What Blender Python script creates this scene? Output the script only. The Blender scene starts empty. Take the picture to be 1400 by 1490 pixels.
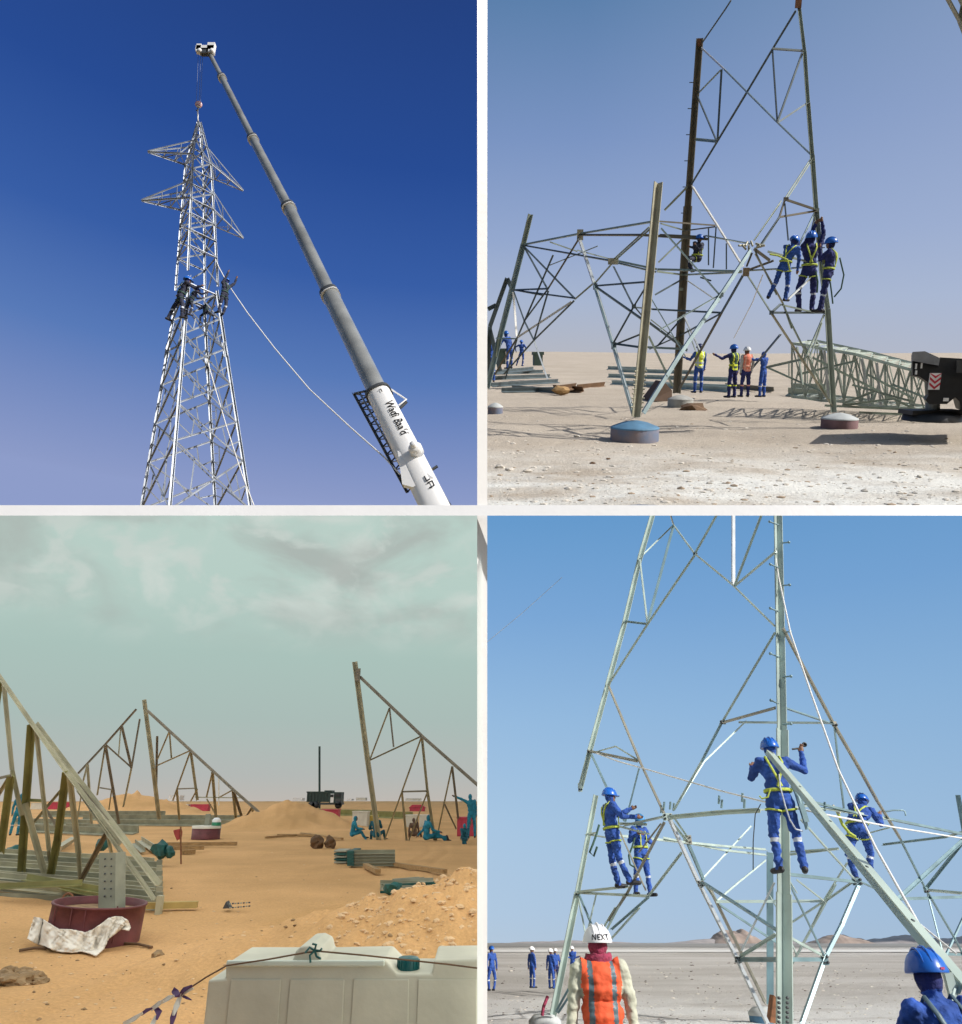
import bpy, bmesh, math, random
import numpy as np
from math import sin, cos, tan, atan, radians, pi, sqrt
from mathutils import Vector as V, Matrix, noise, Quaternion
random.seed(7)
sc = bpy.context.scene
C = sc.collection
# ------------------------------------------------------------------ camera, world, sun, exposure
F, CX, CY = 1100.0, 700.0, 745.0          # focal length and centre in photograph pixels (1400 x 1490)
TILT = radians(20.67)                     # the camera looks up by this angle
cam = bpy.data.objects.new('camera', bpy.data.cameras.new('camera')); C.objects.link(cam)
cam.data.sensor_fit = 'VERTICAL'; cam.data.sensor_height = 24; cam.data.lens = 24 * F / 1490
cam.data.clip_start = 0.1; cam.data.clip_end = 5000
cam.rotation_euler = (pi / 2 + TILT, 0, 0)
sc.camera = cam
SAZ, SEL = radians(60), radians(35)       # sun: to the right of and behind the camera
SUN = V((sin(SAZ) * cos(SEL), -cos(SAZ) * cos(SEL), sin(SEL)))
w = bpy.data.worlds.new('World'); sc.world = w; w.use_nodes = True
nt = w.node_tree; nt.nodes.clear()
sky = nt.nodes.new('ShaderNodeTexSky'); sky.sky_type = 'NISHITA'; sky.sun_disc = False
sky.sun_elevation = SEL; sky.sun_rotation = pi - SAZ; sky.air_density = 1.0; sky.dust_density = 1.5
bg = nt.nodes.new('ShaderNodeBackground'); bg.inputs[1].default_value = 0.10
wo = nt.nodes.new('ShaderNodeOutputWorld')
nt.links.new(sky.outputs[0], bg.inputs[0]); nt.links.new(bg.outputs[0], wo.inputs[0])
sl = bpy.data.lights.new('sun', 'SUN'); sl.energy = 5.0; sl.angle = radians(0.6); sl.color = (1.0, 0.95, 0.88)
so = bpy.data.objects.new('sun', sl); C.objects.link(so); so.rotation_euler = SUN.to_track_quat('Z', 'Y').to_euler()
sc.view_settings.view_transform = 'Standard'; sc.view_settings.look = 'None'
sc.view_settings.exposure = 0; sc.view_settings.gamma = 1; sc.view_settings.use_curve_mapping = False
sc.cycles.max_bounces = 6; sc.cycles.diffuse_bounces = 3; sc.cycles.transparent_max_bounces = 16
# ------------------------------------------------------------------ the four places: each has its own ground plane and scale
def elev(y): return TILT + atan((CY - y) / F)
PITCH = {1: 0.0, 2: elev(510), 3: elev(1160), 4: elev(1365)}
SCALE = {1: 1.0, 2: 1.5, 3: 1.0, 4: 0.6}
EYE = {1: 1.7, 2: 1.65, 3: 1.65, 4: 1.9}
ROT = {k: Matrix.Rotation(PITCH[k], 3, 'X') for k in PITCH}
MP = {k: Matrix.Scale(SCALE[k], 4) @ ROT[k].to_4x4() for k in PITCH}
CAMR = Matrix.Rotation(TILT, 3, 'X')
def W(p, x, y, D):
    v = CAMR @ V(((x - CX) / F, 1.0, (CY - y) / F))
    l = ROT[p].transposed() @ v
    return l * (D / l.y)
def GD(p, y, z=0.0):                       # distance of the ground seen at picture row y
    l = ROT[p].transposed() @ (CAMR @ V((0, 1.0, (CY - y) / F)))
    return -(EYE[p] - z) * l.y / l.z
def PM(p, x, y, D):                        # metres per pixel
    return (W(p, x + 1, y, D) - W(p, x, y, D)).length
def PX(p, q):                              # local point -> picture
    c = CAMR.transposed() @ (ROT[p] @ V(q))
    return CX + F * c.x / c.y, CY - F * c.z / c.y
# ------------------------------------------------------------------ materials
def srgb(c): return tuple((((v / 255 + .055) / 1.055) ** 2.4 if v > 10 else v / 255 / 12.92) for v in c) + (1,)
def N(nt, t, **k):
    n = nt.nodes.new(t)
    for a, b in k.items(): setattr(n, a, b)
    return n
MATS = {}
def mat(name, col, rough=.6, metal=0.0, var=.25, scale=6, bump=.15, bscale=30, spec=.5, col2=None, stretch=None):
    if 'steel' in name: bump = 0.0
    if name in MATS: return MATS[name]
    m = bpy.data.materials.new(name); m.use_nodes = True; t = m.node_tree
    b = t.nodes['Principled BSDF']; L = t.links.new
    tc = N(t, 'ShaderNodeTexCoord'); src = tc.outputs['Object']
    if stretch:
        mp = N(t, 'ShaderNodeMapping'); mp.inputs['Scale'].default_value = stretch; L(src, mp.inputs[0]); src = mp.outputs[0]
    n1 = N(t, 'ShaderNodeTexNoise'); n1.inputs['Scale'].default_value = scale; n1.inputs['Detail'].default_value = 6
    L(src, n1.inputs['Vector'])
    r = N(t, 'ShaderNodeValToRGB'); e = r.color_ramp.elements
    c2 = col2 or tuple(v * (1 - var) for v in col)
    e[0].position = .35; e[0].color = (*c2[:3], 1); e[1].position = .65; e[1].color = (*col[:3], 1)
    L(n1.outputs['Fac'], r.inputs[0]); L(r.outputs[0], b.inputs['Base Color'])
    b.inputs['Roughness'].default_value = rough; b.inputs['Metallic'].default_value = metal
    b.inputs['Specular IOR Level'].default_value = spec
    n2 = N(t, 'ShaderNodeTexNoise'); n2.inputs['Scale'].default_value = bscale; n2.inputs['Detail'].default_value = 4
    L(src, n2.inputs['Vector'])
    bp = N(t, 'ShaderNodeBump'); bp.inputs['Strength'].default_value = bump; bp.inputs['Distance'].default_value = .02
    L(n2.outputs['Fac'], bp.inputs['Height']); L(bp.outputs[0], b.inputs['Normal'])
    MATS[name] = m; return m
M = dict(
 steel1=mat('galvanised_steel_silver', (.40, .44, .50), .5, .3, .35, 2),
 steel2=mat('galvanised_steel_green', (.36, .42, .36), .5, .25, .3, 3),
 beige2=mat('galvanised_steel_beige', (.42, .40, .30), .5, .2, .3, 3),
 blue2=mat('galvanised_steel_blue', (.34, .45, .48), .45, .3, .3, 3),
 bright=mat('galvanised_steel_bright', (.62, .66, .68), .4, .3, .15),
 brown2=mat('weathered_steel_brown', (.20, .18, .14), .6, .2, .3, 3),
 steel3=mat('galvanised_steel_olive', (.45, .42, .29), .55, .15, .3, 2),
 olive3=mat('painted_steel_olive', (.26, .25, .09), .55, .1, .3, 2),
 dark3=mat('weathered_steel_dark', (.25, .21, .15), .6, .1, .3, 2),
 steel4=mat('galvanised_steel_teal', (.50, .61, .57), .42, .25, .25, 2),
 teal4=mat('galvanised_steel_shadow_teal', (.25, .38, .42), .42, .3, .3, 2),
 brown4=mat('weathered_steel_grey_brown', (.37, .36, .30), .5, .2, .3, 2),
 rust=mat('rusty_steel', (.30, .13, .06), .8, .1, .5, 8),
 boom=mat('boom_grey_metal', (.34, .35, .34), .25, .3, .35, 1.2, .02),
 white=mat('white_paint', (.80, .80, .80), .4, 0, .06, 2, .05),
 black=mat('black_paint', (.018, .02, .024), .5, 0, .3),
 dkgrey=mat('dark_grey_paint', (.06, .065, .07), .5),
 midgrey=mat('mid_grey_paint', (.25, .27, .28), .5),
 rope=mat('white_rope', (.82, .82, .80), .8, 0, .15, 40),
 cable=mat('steel_cable', (.18, .22, .35), .5, .2),
 red=mat('red_plastic', (.55, .03, .06), .5),
 maroon=mat('maroon_paint', (.17, .045, .05), .6, 0, .4, 5),
 blue=mat('blue_coverall', (.035, .11, .46), .9, 0, .5, 6, .8, 16),
 navy=mat('navy_coverall', (.026, .035, .17), .9, 0, .5, 6, .8, 16),
 dusk=mat('dusty_dark_coverall', (.03, .035, .07), .85, 0, .5, 9, .5, 14),
 teal=mat('teal_coverall', (.015, .22, .33), .85, 0, .4, 7, .5, 14),
 brownc=mat('brown_clothes', (.16, .10, .07), .9, 0, .4, 7, .5, 14),
 cream=mat('cream_shirt', (.62, .63, .50), .9, 0, .2, 7, .5, 14),
 orange=mat('orange_vest_fabric', (.85, .12, .04), .8, 0, .15, 7, .4, 14),
 hiyel=mat('yellow_vest_fabric', (.75, .85, .06), .8, 0, .1, 7, .4, 14),
 salmon=mat('salmon_vest_fabric', (.75, .22, .14), .8, 0, .15, 7, .4, 14),
 refl=mat('reflective_band', (.55, .60, .68), .4, .1, .1),
 greyband=mat('grey_band', (.11, .17, .20), .5, .1, .15),
 harness=mat('harness_webbing', (.50, .60, .08), .7, 0, .3, 20),
 dharness=mat('dark_harness_webbing', (.05, .12, .09), .7, 0, .3, 20),
 skin=mat('skin_brown', (.22, .11, .065), .55, 0, .15, 12, .1),
 boots=mat('black_boots', (.02, .02, .024), .6, 0, .3),
 hblue=mat('blue_helmet', (.015, .13, .55), .3, 0, .1, 3, .02),
 hwhite=mat('white_helmet', (.85, .86, .88), .3, 0, .05, 3, .02),
 hyel=mat('yellow_helmet', (.75, .55, .03), .35, 0, .1, 3, .02),
 scarf=mat('maroon_scarf', (.38, .05, .11), .9, 0, .5, 25, .6, 30),
 concrete=mat('concrete_grey', (.38, .38, .36), .85, 0, .25, 5, .3),
 cblue=mat('blue_painted_concrete', (.09, .22, .36), .7, 0, .3, 4, .2),
 cdblue=mat('dusty_blue_concrete', (.13, .17, .26), .8, 0, .5, 3, .2, col2=(.26, .2, .2)),
 timber=mat('pale_timber', (.42, .26, .11), .8, 0, .35, 3, .4, 20, stretch=(1, 8, 8)),
 dtimber=mat('dark_timber', (.16, .09, .045), .8, 0, .35, 3, .4, 20),
 cloth=mat('dusty_white_cloth', (.84, .77, .67), .9, 0, .06, 2, .05, 12),
 plastic=mat('translucent_white_plastic', (.60, .575, .45), .45, 0, .22, 2.5, .08),
 green=mat('green_plastic', (.01, .22, .10), .45),
 tealcap=mat('teal_plastic', (.0, .10, .10), .4),
 rock=mat('sandy_rock', (.42, .33, .24), .95, 0, .3, 6, .6),
 palerock=mat('pale_rock', (.62, .58, .52), .95, 0, .25, 6, .6),
 purple=mat('purple_tape', (.10, .04, .13), .6),
 yellow=mat('yellow_plastic', (.72, .55, .12), .6),
)
def add_transl(m, f=.45):
    t = m.node_tree; b = t.nodes['Principled BSDF']; o = t.nodes['Material Output']
    tr = N(t, 'ShaderNodeBsdfTranslucent'); mx = N(t, 'ShaderNodeMixShader'); mx.inputs[0].default_value = f
    src = b.inputs['Base Color'].links[0].from_socket
    t.links.new(src, tr.inputs[0]); t.links.new(b.outputs[0], mx.inputs[1]); t.links.new(tr.outputs[0], mx.inputs[2]); t.links.new(mx.outputs[0], o.inputs[0])
# ------------------------------------------------------------------ mesh helpers
class MB:
    def __init__(s): s.v = []; s.f = []; s.mi = []; s.sm = []; s.uv = None
    def add(s, vs, fs, mi=0, sm=False):
        o = len(s.v); s.v += [tuple(q) for q in vs]
        for f in fs: s.f.append([i + o for i in f]); s.mi.append(mi); s.sm.append(sm)
    def frame_box(s, o, a, b, c, mi=0):    # corner + three edge vectors
        o, a, b, c = V(o), V(a), V(b), V(c)
        vs = [o, o + a, o + a + b, o + b, o + c, o + a + c, o + a + b + c, o + b + c]
        fs = [(0, 3, 2, 1), (4, 5, 6, 7), (0, 1, 5, 4), (1, 2, 6, 5), (2, 3, 7, 6), (3, 0, 4, 7)]
        if a.cross(b).dot(c) < 0: fs = [f[::-1] for f in fs]
        s.add(vs, fs, mi)
    def box(s, c, d, mi=0, R=None):
        d = V(d); R = R or Matrix.Identity(3)
        a, b, e = R @ V((d.x, 0, 0)), R @ V((0, d.y, 0)), R @ V((0, 0, d.z))
        s.frame_box(V(c) - (a + b + e) / 2, a, b, e, mi)
    def L(s, p0, p1, w, roll=0.0, t=None, ref=V((0, 1, 0)), mi=0):
        p0, p1 = V(p0), V(p1); a = (p1 - p0).normalized()
        u = a.cross(ref)
        if u.length < 1e-3: u = a.cross(V((1, 0, 0)))
        u.normalize(); v = a.cross(u).normalized()
        u2 = u * cos(roll) + v * sin(roll); v2 = -u * sin(roll) + v * cos(roll)
        t = t or w * .14
        pr = [(0, 0), (w, 0), (w, t), (t, t), (t, w), (0, w)]
        off = w * .5 * (1 if abs(roll) < .2 else .5)
        vs = []
        for q in (p0, p1):
            for x, y in pr: vs.append(q + u2 * (x - off) + v2 * (y - off * (0 if abs(roll) < .2 else 1)))
        n = 6; fs = [(i, (i + 1) % n, n + (i + 1) % n, n + i) for i in range(n)] + [(5, 4, 3, 2, 1, 0), (6, 7, 8, 9, 10, 11)]
        s.add(vs, fs, mi)
    def tube(s, pts, rad, n=8, mi=0, sm=True, flat=1.0, cap=True):
        pts = [V(q) for q in pts]
        if not hasattr(rad, '__len__'): rad = [rad] * len(pts)
        vs = []; prev = None
        for i, q in enumerate(pts):
            a = (pts[min(i + 1, len(pts) - 1)] - pts[max(i - 1, 0)]).normalized()
            if prev is None:
                u = a.cross(V((0, 1, 0)))
                if u.length < .1: u = a.cross(V((1, 0, 0)))
            else: u = prev - a * prev.dot(a)
            u.normalize(); prev = u; v = a.cross(u)
            for k in range(n):
                t = 2 * pi * k / n; vs.append(q + (u * cos(t) + v * sin(t) * flat) * rad[i])
        m = len(pts); fs = [(i * n + k, i * n + (k + 1) % n, (i + 1) * n + (k + 1) % n, (i + 1) * n + k) for i in range(m - 1) for k in range(n)]
        s.add(vs, fs, mi, sm)
        if cap: s.add(vs[:n], [tuple(range(n))[::-1]], mi); s.add(vs[-n:], [tuple(range(n))], mi)
    def lathe(s, c, prof, n=32, sx=1, sy=1, mi=0, R=None, sm=True):   # prof: (r, z)
        c = V(c); R = R or Matrix.Identity(3); vs = []
        for r, z in prof:
            for k in range(n):
                t = 2 * pi * k / n; vs.append(c + R @ V((r * cos(t) * sx, r * sin(t) * sy, z)))
        m = len(prof); fs = [(i * n + k, i * n + (k + 1) % n, (i + 1) * n + (k + 1) % n, (i + 1) * n + k) for i in range(m - 1) for k in range(n)]
        s.add(vs, fs, mi, sm)
        s.add(vs[:n], [tuple(range(n))[::-1]], mi); s.add(vs[-n:], [tuple(range(n))], mi)
    def ell(s, c, r, R=None, n=14, m=9, mi=0):
        prof = [(sin(pi * i / m), -cos(pi * i / m)) for i in range(m + 1)]
        prof[0] = (1e-3, -1); prof[-1] = (1e-3, 1)
        R = R or Matrix.Identity(3); S = Matrix.Diagonal(V(r))
        s.lathe(c, prof, n, 1, 1, mi, R @ S)
    def prism(s, poly, depth, mi=0):       # poly: local points of the near outline; depth: vector
        poly = [V(q) for q in poly]; d = V(depth); n = len(poly)
        nrm = V((0, 0, 0))
        for i in range(n): nrm += poly[i].cross(poly[(i + 1) % n])
        if nrm.dot(d) > 0: poly = poly[::-1]
        vs = poly + [q + d for q in poly]
        fs = [tuple(range(n)), tuple(range(n, 2 * n))[::-1]] + [(i, i + n, (i + 1) % n + n, (i + 1) % n) for i in range(n)]
        s.add(vs, fs, mi)
    def rock(s, c, r, seed=0, sub=2, mi=0, sq=(1, 1, .7)):
        bm = bmesh.new(); bmesh.ops.create_icosphere(bm, subdivisions=sub, radius=1)
        vs = []
        for q in bm.verts:
            d = q.co.normalized(); k = 1 + .55 * noise.noise(d * 1.3 + V((seed * 7.1, 3, 1))) + .2 * noise.noise(d * 3.5 + V((seed, 9, 1)))
            vs.append(V(c) + V((d.x * sq[0], d.y * sq[1], d.z * sq[2])) * k * r)
        fs = [[v.index for v in f.verts] for f in bm.faces]; bm.free(); s.add(vs, fs, mi)
    def mesh(s, name, mats, off=V((0, 0, 0))):
        me = bpy.data.meshes.new(name)
        me.from_pydata([tuple(V(q) - off) for q in s.v], [], s.f)
        for m in (mats if isinstance(mats, (list, tuple)) else [mats]): me.materials.append(M[m] if isinstance(m, str) else m)
        me.polygons.foreach_set('material_index', s.mi); me.polygons.foreach_set('use_smooth', s.sm); me.update()
        return me
class Thing:
    def __init__(s, p, base, name, label, cat, group=None):
        s.p = p; s.base = V(base)
        s.o = bpy.data.objects.new(name, None); C.objects.link(s.o); s.o.empty_display_size = .2
        s.o.matrix_world = MP[p] @ Matrix.Translation(s.base)
        s.o['label'] = label; s.o['category'] = cat
        if group: s.o['group'] = group
    def part(s, name, mb, mats, parent=None, label=None):
        o = bpy.data.objects.new(name, mb.mesh(name, mats, s.base) if isinstance(mb, MB) else mb)
        C.objects.link(o); o.parent = parent or s.o
        if label: o['label'] = label
        return o
    def bar(s, p0, p1, w, m, name='brace', roll=0.0, **k):
        mb = MB(); mb.L(p0, p1, w, roll, **k); return s.part(name, mb, m)
def single(p, base, name, label, cat, mb, mats, group=None):
    o = bpy.data.objects.new(name, mb.mesh(name, mats, V(base))); C.objects.link(o)
    o.matrix_world = MP[p] @ Matrix.Translation(V(base)); o['label'] = label; o['category'] = cat
    if group: o['group'] = group
    return o
def struct(p, name, mb, mats, kind='structure', label=None):
    o = bpy.data.objects.new(name, mb.mesh(name, mats) if isinstance(mb, MB) else mb); C.objects.link(o)
    o.matrix_world = MP[p]; o['kind'] = kind
    if label: o['label'] = label
    return o
# ------------------------------------------------------------------ skies
def sky_patch(p, name, R, x0, x1, y0, y1, stops, cloud=None, tint=None):
    nx, ny = 28, 28; vs = []; uv = []
    for j in range(ny + 1):
        for i in range(nx + 1):
            x = x0 + (x1 - x0) * i / nx; y = y0 + (y1 - y0) * j / ny
            v = ROT[p].transposed() @ (CAMR @ V(((x - CX) / F, 1, (CY - y) / F))); v.normalize()
            vs.append(v * R); uv.append((.5 + math.atan2(v.x, v.y) / pi, .5 + math.asin(v.z) / pi))
    fs = [(j * (nx + 1) + i, (j + 1) * (nx + 1) + i, (j + 1) * (nx + 1) + i + 1, j * (nx + 1) + i + 1) for j in range(ny) for i in range(nx)]
    me = bpy.data.meshes.new(name); me.from_pydata([tuple(v) for v in vs], [], fs)
    lay = me.uv_layers.new(name='UVMap')
    for l in me.loops: lay.data[l.index].uv = uv[l.vertex_index]
    m = bpy.data.materials.new(name + '_air'); m.use_nodes = True; t = m.node_tree; t.nodes.clear(); Lk = t.links.new
    u = N(t, 'ShaderNodeUVMap'); sp = N(t, 'ShaderNodeSeparateXYZ'); Lk(u.outputs[0], sp.inputs[0])
    r = N(t, 'ShaderNodeValToRGB'); r.color_ramp.interpolation = 'EASE' if len(stops) < 3 else 'LINEAR'
    es = r.color_ramp.elements
    st = []
    for y, c in stops:
        v = ROT[p].transposed() @ (CAMR @ V((0, 1, (CY - y) / F))); v.normalize(); st.append((.5 + math.asin(v.z) / pi, c))
    lo, hi = min(a for a, _ in st), max(a for a, _ in st)
    mr = N(t, 'ShaderNodeMapRange'); mr.inputs[1].default_value = lo; mr.inputs[2].default_value = hi; Lk(sp.outputs[1], mr.inputs[0])
    st.sort()
    while len(es) < len(st): es.new(.5)
    for e, (a, c) in zip(es, st): e.position = (a - lo) / (hi - lo); e.color = srgb(c)
    Lk(mr.outputs[0], r.inputs[0]); out = r.outputs[0]
    if tint:                                # slow change of the sky with azimuth: (u_left, u_right, colour, amount)
        mr2 = N(t, 'ShaderNodeMapRange'); mr2.inputs[1].default_value = tint[0]; mr2.inputs[2].default_value = tint[1]; mr2.inputs[4].default_value = tint[3]
        Lk(sp.outputs[0], mr2.inputs[0])
        mx = N(t, 'ShaderNodeMixRGB'); mx.inputs[2].default_value = srgb(tint[2]); Lk(mr2.outputs[0], mx.inputs[0]); Lk(out, mx.inputs[1]); out = mx.outputs[0]
    if cloud:
        for (sx, sy, sc_, lo2, hi2, col, seed) in cloud:
            mp = N(t, 'ShaderNodeMapping'); mp.inputs['Scale'].default_value = (sx, sy, 1); mp.inputs['Location'].default_value = (seed, seed * .3, 0); Lk(u.outputs[0], mp.inputs[0])
            nn = N(t, 'ShaderNodeTexNoise'); nn.inputs['Scale'].default_value = sc_; nn.inputs['Detail'].default_value = 8; nn.inputs['Roughness'].default_value = .52; nn.inputs['Distortion'].default_value = .5
            Lk(mp.outputs[0], nn.inputs['Vector'])
            m3 = N(t, 'ShaderNodeMapRange'); m3.interpolation_type = 'SMOOTHSTEP'; m3.inputs[1].default_value = lo2; m3.inputs[2].default_value = hi2; Lk(nn.outputs['Fac'], m3.inputs[0])
            fade = N(t, 'ShaderNodeMapRange'); fade.interpolation_type = 'SMOOTHSTEP'; fade.inputs[1].default_value = .45; fade.inputs[2].default_value = .7; Lk(mr.outputs[0], fade.inputs[0])
            mu = N(t, 'ShaderNodeMath', operation='MULTIPLY'); Lk(m3.outputs[0], mu.inputs[0]); Lk(fade.outputs[0], mu.inputs[1])
            mu2 = N(t, 'ShaderNodeMath', operation='MULTIPLY'); mu2.inputs[1].default_value = .75; Lk(mu.outputs[0], mu2.inputs[0])
            mx = N(t, 'ShaderNodeMixRGB'); mx.inputs[2].default_value = srgb(col); Lk(mu2.outputs[0], mx.inputs[0]); Lk(out, mx.inputs[1]); out = mx.outputs[0]
    em = N(t, 'ShaderNodeEmission'); Lk(out, em.inputs[0]); o = N(t, 'ShaderNodeOutputMaterial'); Lk(em.outputs[0], o.inputs[0])
    me.materials.append(m); return struct(p, name, me, None)
sky_patch(1, 'deep_blue_sky', 320, -700, 702, -500, 742, [(-500, (28, 56, 112)), (0, (36, 66, 130)), (250, (40, 76, 148)), (420, (56, 94, 166)), (560, (88, 122, 184)), (735, (140, 155, 200)), (742, (142, 157, 202))])
sky_patch(2, 'hazy_sky', 560, 702, 2100, -500, 530, [(-500, (78, 112, 158)), (0, (92, 128, 172)), (200, (122, 148, 194)), (350, (148, 168, 206)), (440, (168, 182, 208)), (512, (180, 184, 196)), (530, (180, 184, 196))], tint=(.54, .74, (172, 186, 214), .5))
sky_patch(3, 'overcast_sky', 330, -700, 702, 742, 1176, [(742, (186, 208, 200)), (880, (182, 205, 197)), (960, (170, 194, 187)), (1050, (170, 188, 183)), (1130, (180, 184, 181)), (1176, (192, 184, 176))],
          cloud=[(3.2, 5.0, 9, .46, .66, (208, 216, 210), 8.1), (2.4, 4.6, 7, .45, .68, (168, 174, 170), 3.3), (3.4, 5.6, 11, .52, .66, (200, 210, 204), 5.2)])
sky_patch(4, 'clear_sky', 420 * .98, 702, 2100, 742, 1372, [(742, (100, 153, 204)), (900, (124, 168, 215)), (1050, (150, 187, 223)), (1200, (168, 198, 226)), (1330, (176, 200, 224)), (1372, (180, 200, 220))], tint=(.5, .72, (84, 140, 192), .3))
# ------------------------------------------------------------------ grounds
def ground_mat(name, base, alt, alt_scale, alt_lo, alt_hi, third=None, fine=.3, bump=.6, stretch=(1, 1, 1), rough=.95):
    m = bpy.data.materials.new(name); m.use_nodes = True; t = m.node_tree; b = t.nodes['Principled BSDF']; Lk = t.links.new
    tc = N(t, 'ShaderNodeTexCoord'); mp = N(t, 'ShaderNodeMapping'); mp.inputs['Scale'].default_value = stretch; Lk(tc.outputs['Object'], mp.inputs[0])
    def nz(s, d=6, r=.6, src=mp.outputs[0]):
        n = N(t, 'ShaderNodeTexNoise'); n.inputs['Scale'].default_value = s; n.inputs['Detail'].default_value = d; n.inputs['Roughness'].default_value = r; Lk(src, n.inputs['Vector']); return n.outputs['Fac']
    def ramp(v, lo, hi):
        q = N(t, 'ShaderNodeMapRange'); q.inputs[1].default_value = lo; q.inputs[2].default_value = hi; Lk(v, q.inputs[0]); return q.outputs[0]
    def mix(f, a, c):
        q = N(t, 'ShaderNodeMixRGB'); Lk(f, q.inputs[0])
        (Lk(a, q.inputs[1]) if not isinstance(a, tuple) else setattr(q.inputs[1], 'default_value', (*a, 1)))
        q.inputs[2].default_value = (*c, 1); return q.outputs[0]
    col = mix(ramp(nz(alt_scale), alt_lo, alt_hi), base, alt)
    if third:
        c3, s3, lo3, hi3, y0, y1 = third
        sp = N(t, 'ShaderNodeSeparateXYZ'); Lk(tc.outputs['Object'], sp.inputs[0])
        mu = N(t, 'ShaderNodeMath', operation='MULTIPLY'); Lk(ramp(nz(s3), lo3, hi3), mu.inputs[0]); Lk(ramp(sp.outputs[1], y1, y0), mu.inputs[1])
        col = mix(mu.outputs[0], col, c3)
    g = nz(25, 8, .7, tc.outputs['Object']); mm = N(t, 'ShaderNodeMixRGB', blend_type='MULTIPLY'); mm.inputs[0].default_value = 1
    rr = N(t, 'ShaderNodeMapRange'); rr.inputs[1].default_value = .3; rr.inputs[2].default_value = .7; rr.inputs[3].default_value = 1 - fine; rr.inputs[4].default_value = 1 + fine * .5; Lk(g, rr.inputs[0])
    Lk(col, mm.inputs[1]); Lk(rr.outputs[0], mm.inputs[2]); Lk(mm.outputs[0], b.inputs['Base Color'])
    b.inputs['Roughness'].default_value = rough; b.inputs['Specular IOR Level'].default_value = .15
    bp = N(t, 'ShaderNodeBump'); bp.inputs['Strength'].default_value = bump; bp.inputs['Distance'].default_value = .05
    ad = N(t, 'ShaderNodeMath', operation='ADD'); Lk(nz(5, 8, .65, tc.outputs['Object']), ad.inputs[0]); Lk(g, ad.inputs[1]); Lk(ad.outputs[0], bp.inputs['Height']); Lk(bp.outputs[0], b.inputs['Normal'])
    return m
def fb(x, y, s, o=4, sd=0):
    return noise.fractal(V((x * s, y * s, sd)), .9, 2.1, o)
def h2(X, Y):
    z = .035 * fb(X, Y, .8) * min(1, Y / 8) + .05 * fb(X * .5, Y, .45, 3, 5) * (1 if Y < 12.5 else .3)
    if Y < 12: z += .05 * max(0, noise.noise(V((X * .9, Y * 1.6, 2)))) * min(1, (12 - Y) / 2)
    if Y > 60: z += (Y - 60) * .003 * (.7 + noise.noise(V((X * .012, Y * .004, 0)))) 
    return z
def h3(X, Y):
    z = .02 * fb(X, Y, .9) + .03 * fb(X, Y, .25, 3, 5)
    def bump(cx, cy, rx, ry, h, rg=.2):
        d = sqrt(((X - cx) / rx) ** 2 + ((Y - cy) / ry) ** 2) + .12 * fb(X, Y, .7, 4, 3)
        return h * max(0, 1 - d) ** 1.1 * (1 + rg * fb(X, Y, 2.0, 5, 9)) if d < 1 else 0
    q = W(3, 760, 1330, 10.5); z += bump(q.x, 9.4, 4.4, 2.4, .95, .25)
    q = W(3, 405, 1200, 46); z += bump(q.x, 49, 4.4, 6, 1.55, .1)
    q = W(3, 175, 1170, 85); z += bump(q.x, 88, 9, 7, 2.2, .1)
    if Y < 40:
        for a_, b_, c_ in ((-1.6, .10, .9), (-3.3, .22, 2.1), (1.2, -.12, 4.0), (-6.0, .3, 1.0)):
            for w__ in (0, .55):
                t_ = (X - (a_ + b_ * Y + .5 * sin(Y * .35 + c_) + w__)) / .10; z -= .022 * math.exp(-t_ * t_) * (1 + .4 * sin(Y * 22)); z += .010 * math.exp(-(abs(t_) - 1.9) ** 2)
    if Y > 50: z += (Y - 50) * .0009 * (1 + noise.noise(V((X * .01, Y * .01, 4))))
    return z
def h4(X, Y):
    z = (.07 * fb(X * .6, Y, .5) + .015 * fb(X, Y, 2.5)) * (1 if Y < 60 else .3)
    if Y > 60: z += .03 * noise.noise(V((X * .03, Y * .05, 1))) * min(1, (Y - 60) / 60)
    return z
def ground(p, name, xa, xb, ya, D1, hf, m, nr=260, nc=260):
    D0 = GD(p, ya); vs = []; Ds = [D0 * (D1 / D0) ** ((j / nr)) for j in range(nr + 1)]
    for D in Ds:
        b = V((0, D, -EYE[p])); yy = PX(p, b)[1]
        xl = W(p, xa, yy, D).x; xr = W(p, xb, yy, D).x
        for i in range(nc + 1):
            X = xl + (xr - xl) * i / nc; vs.append((X, D, -EYE[p] + hf(X, D)))
    fs = [(j * (nc + 1) + i, j * (nc + 1) + i + 1, (j + 1) * (nc + 1) + i + 1, (j + 1) * (nc + 1) + i) for j in range(nr) for i in range(nc)]
    me = bpy.data.meshes.new(name); me.from_pydata(vs, [], fs); me.materials.append(m)
    me.polygons.foreach_set('use_smooth', [True] * len(fs)); me.update()
    return struct(p, name, me, None)
g2 = ground_mat('pale_desert_sand', (.50, .44, .365), (.41, .355, .29), .35, .35, .7, third=((.74, .74, .70), .9, .34, .58, 9.8, 13.5), stretch=(.6, 1, 1), bump=.8)
g3 = ground_mat('orange_sand', (.69, .40, .18), (.55, .32, .135), .3, .35, .65, fine=.2, bump=.5)
g4 = ground_mat('grey_stony_plain', (.47, .45, .42), (.60, .585, .56), .12, .40, .62, third=((.82, .83, .82), .5, .32, .50, 21, 36), stretch=(.35, 1, 1), bump=.8, fine=.3)
ground(2, 'sandy_ground', 702.5, 1500, 742, 350, h2, g2)
ground(3, 'orange_sand_ground', -500, 701.5, 1900, 300, h3, g3, 300, 320)
ground(4, 'stony_desert_ground', 702.5, 1900, 1800, 380, h4, g4)
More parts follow.
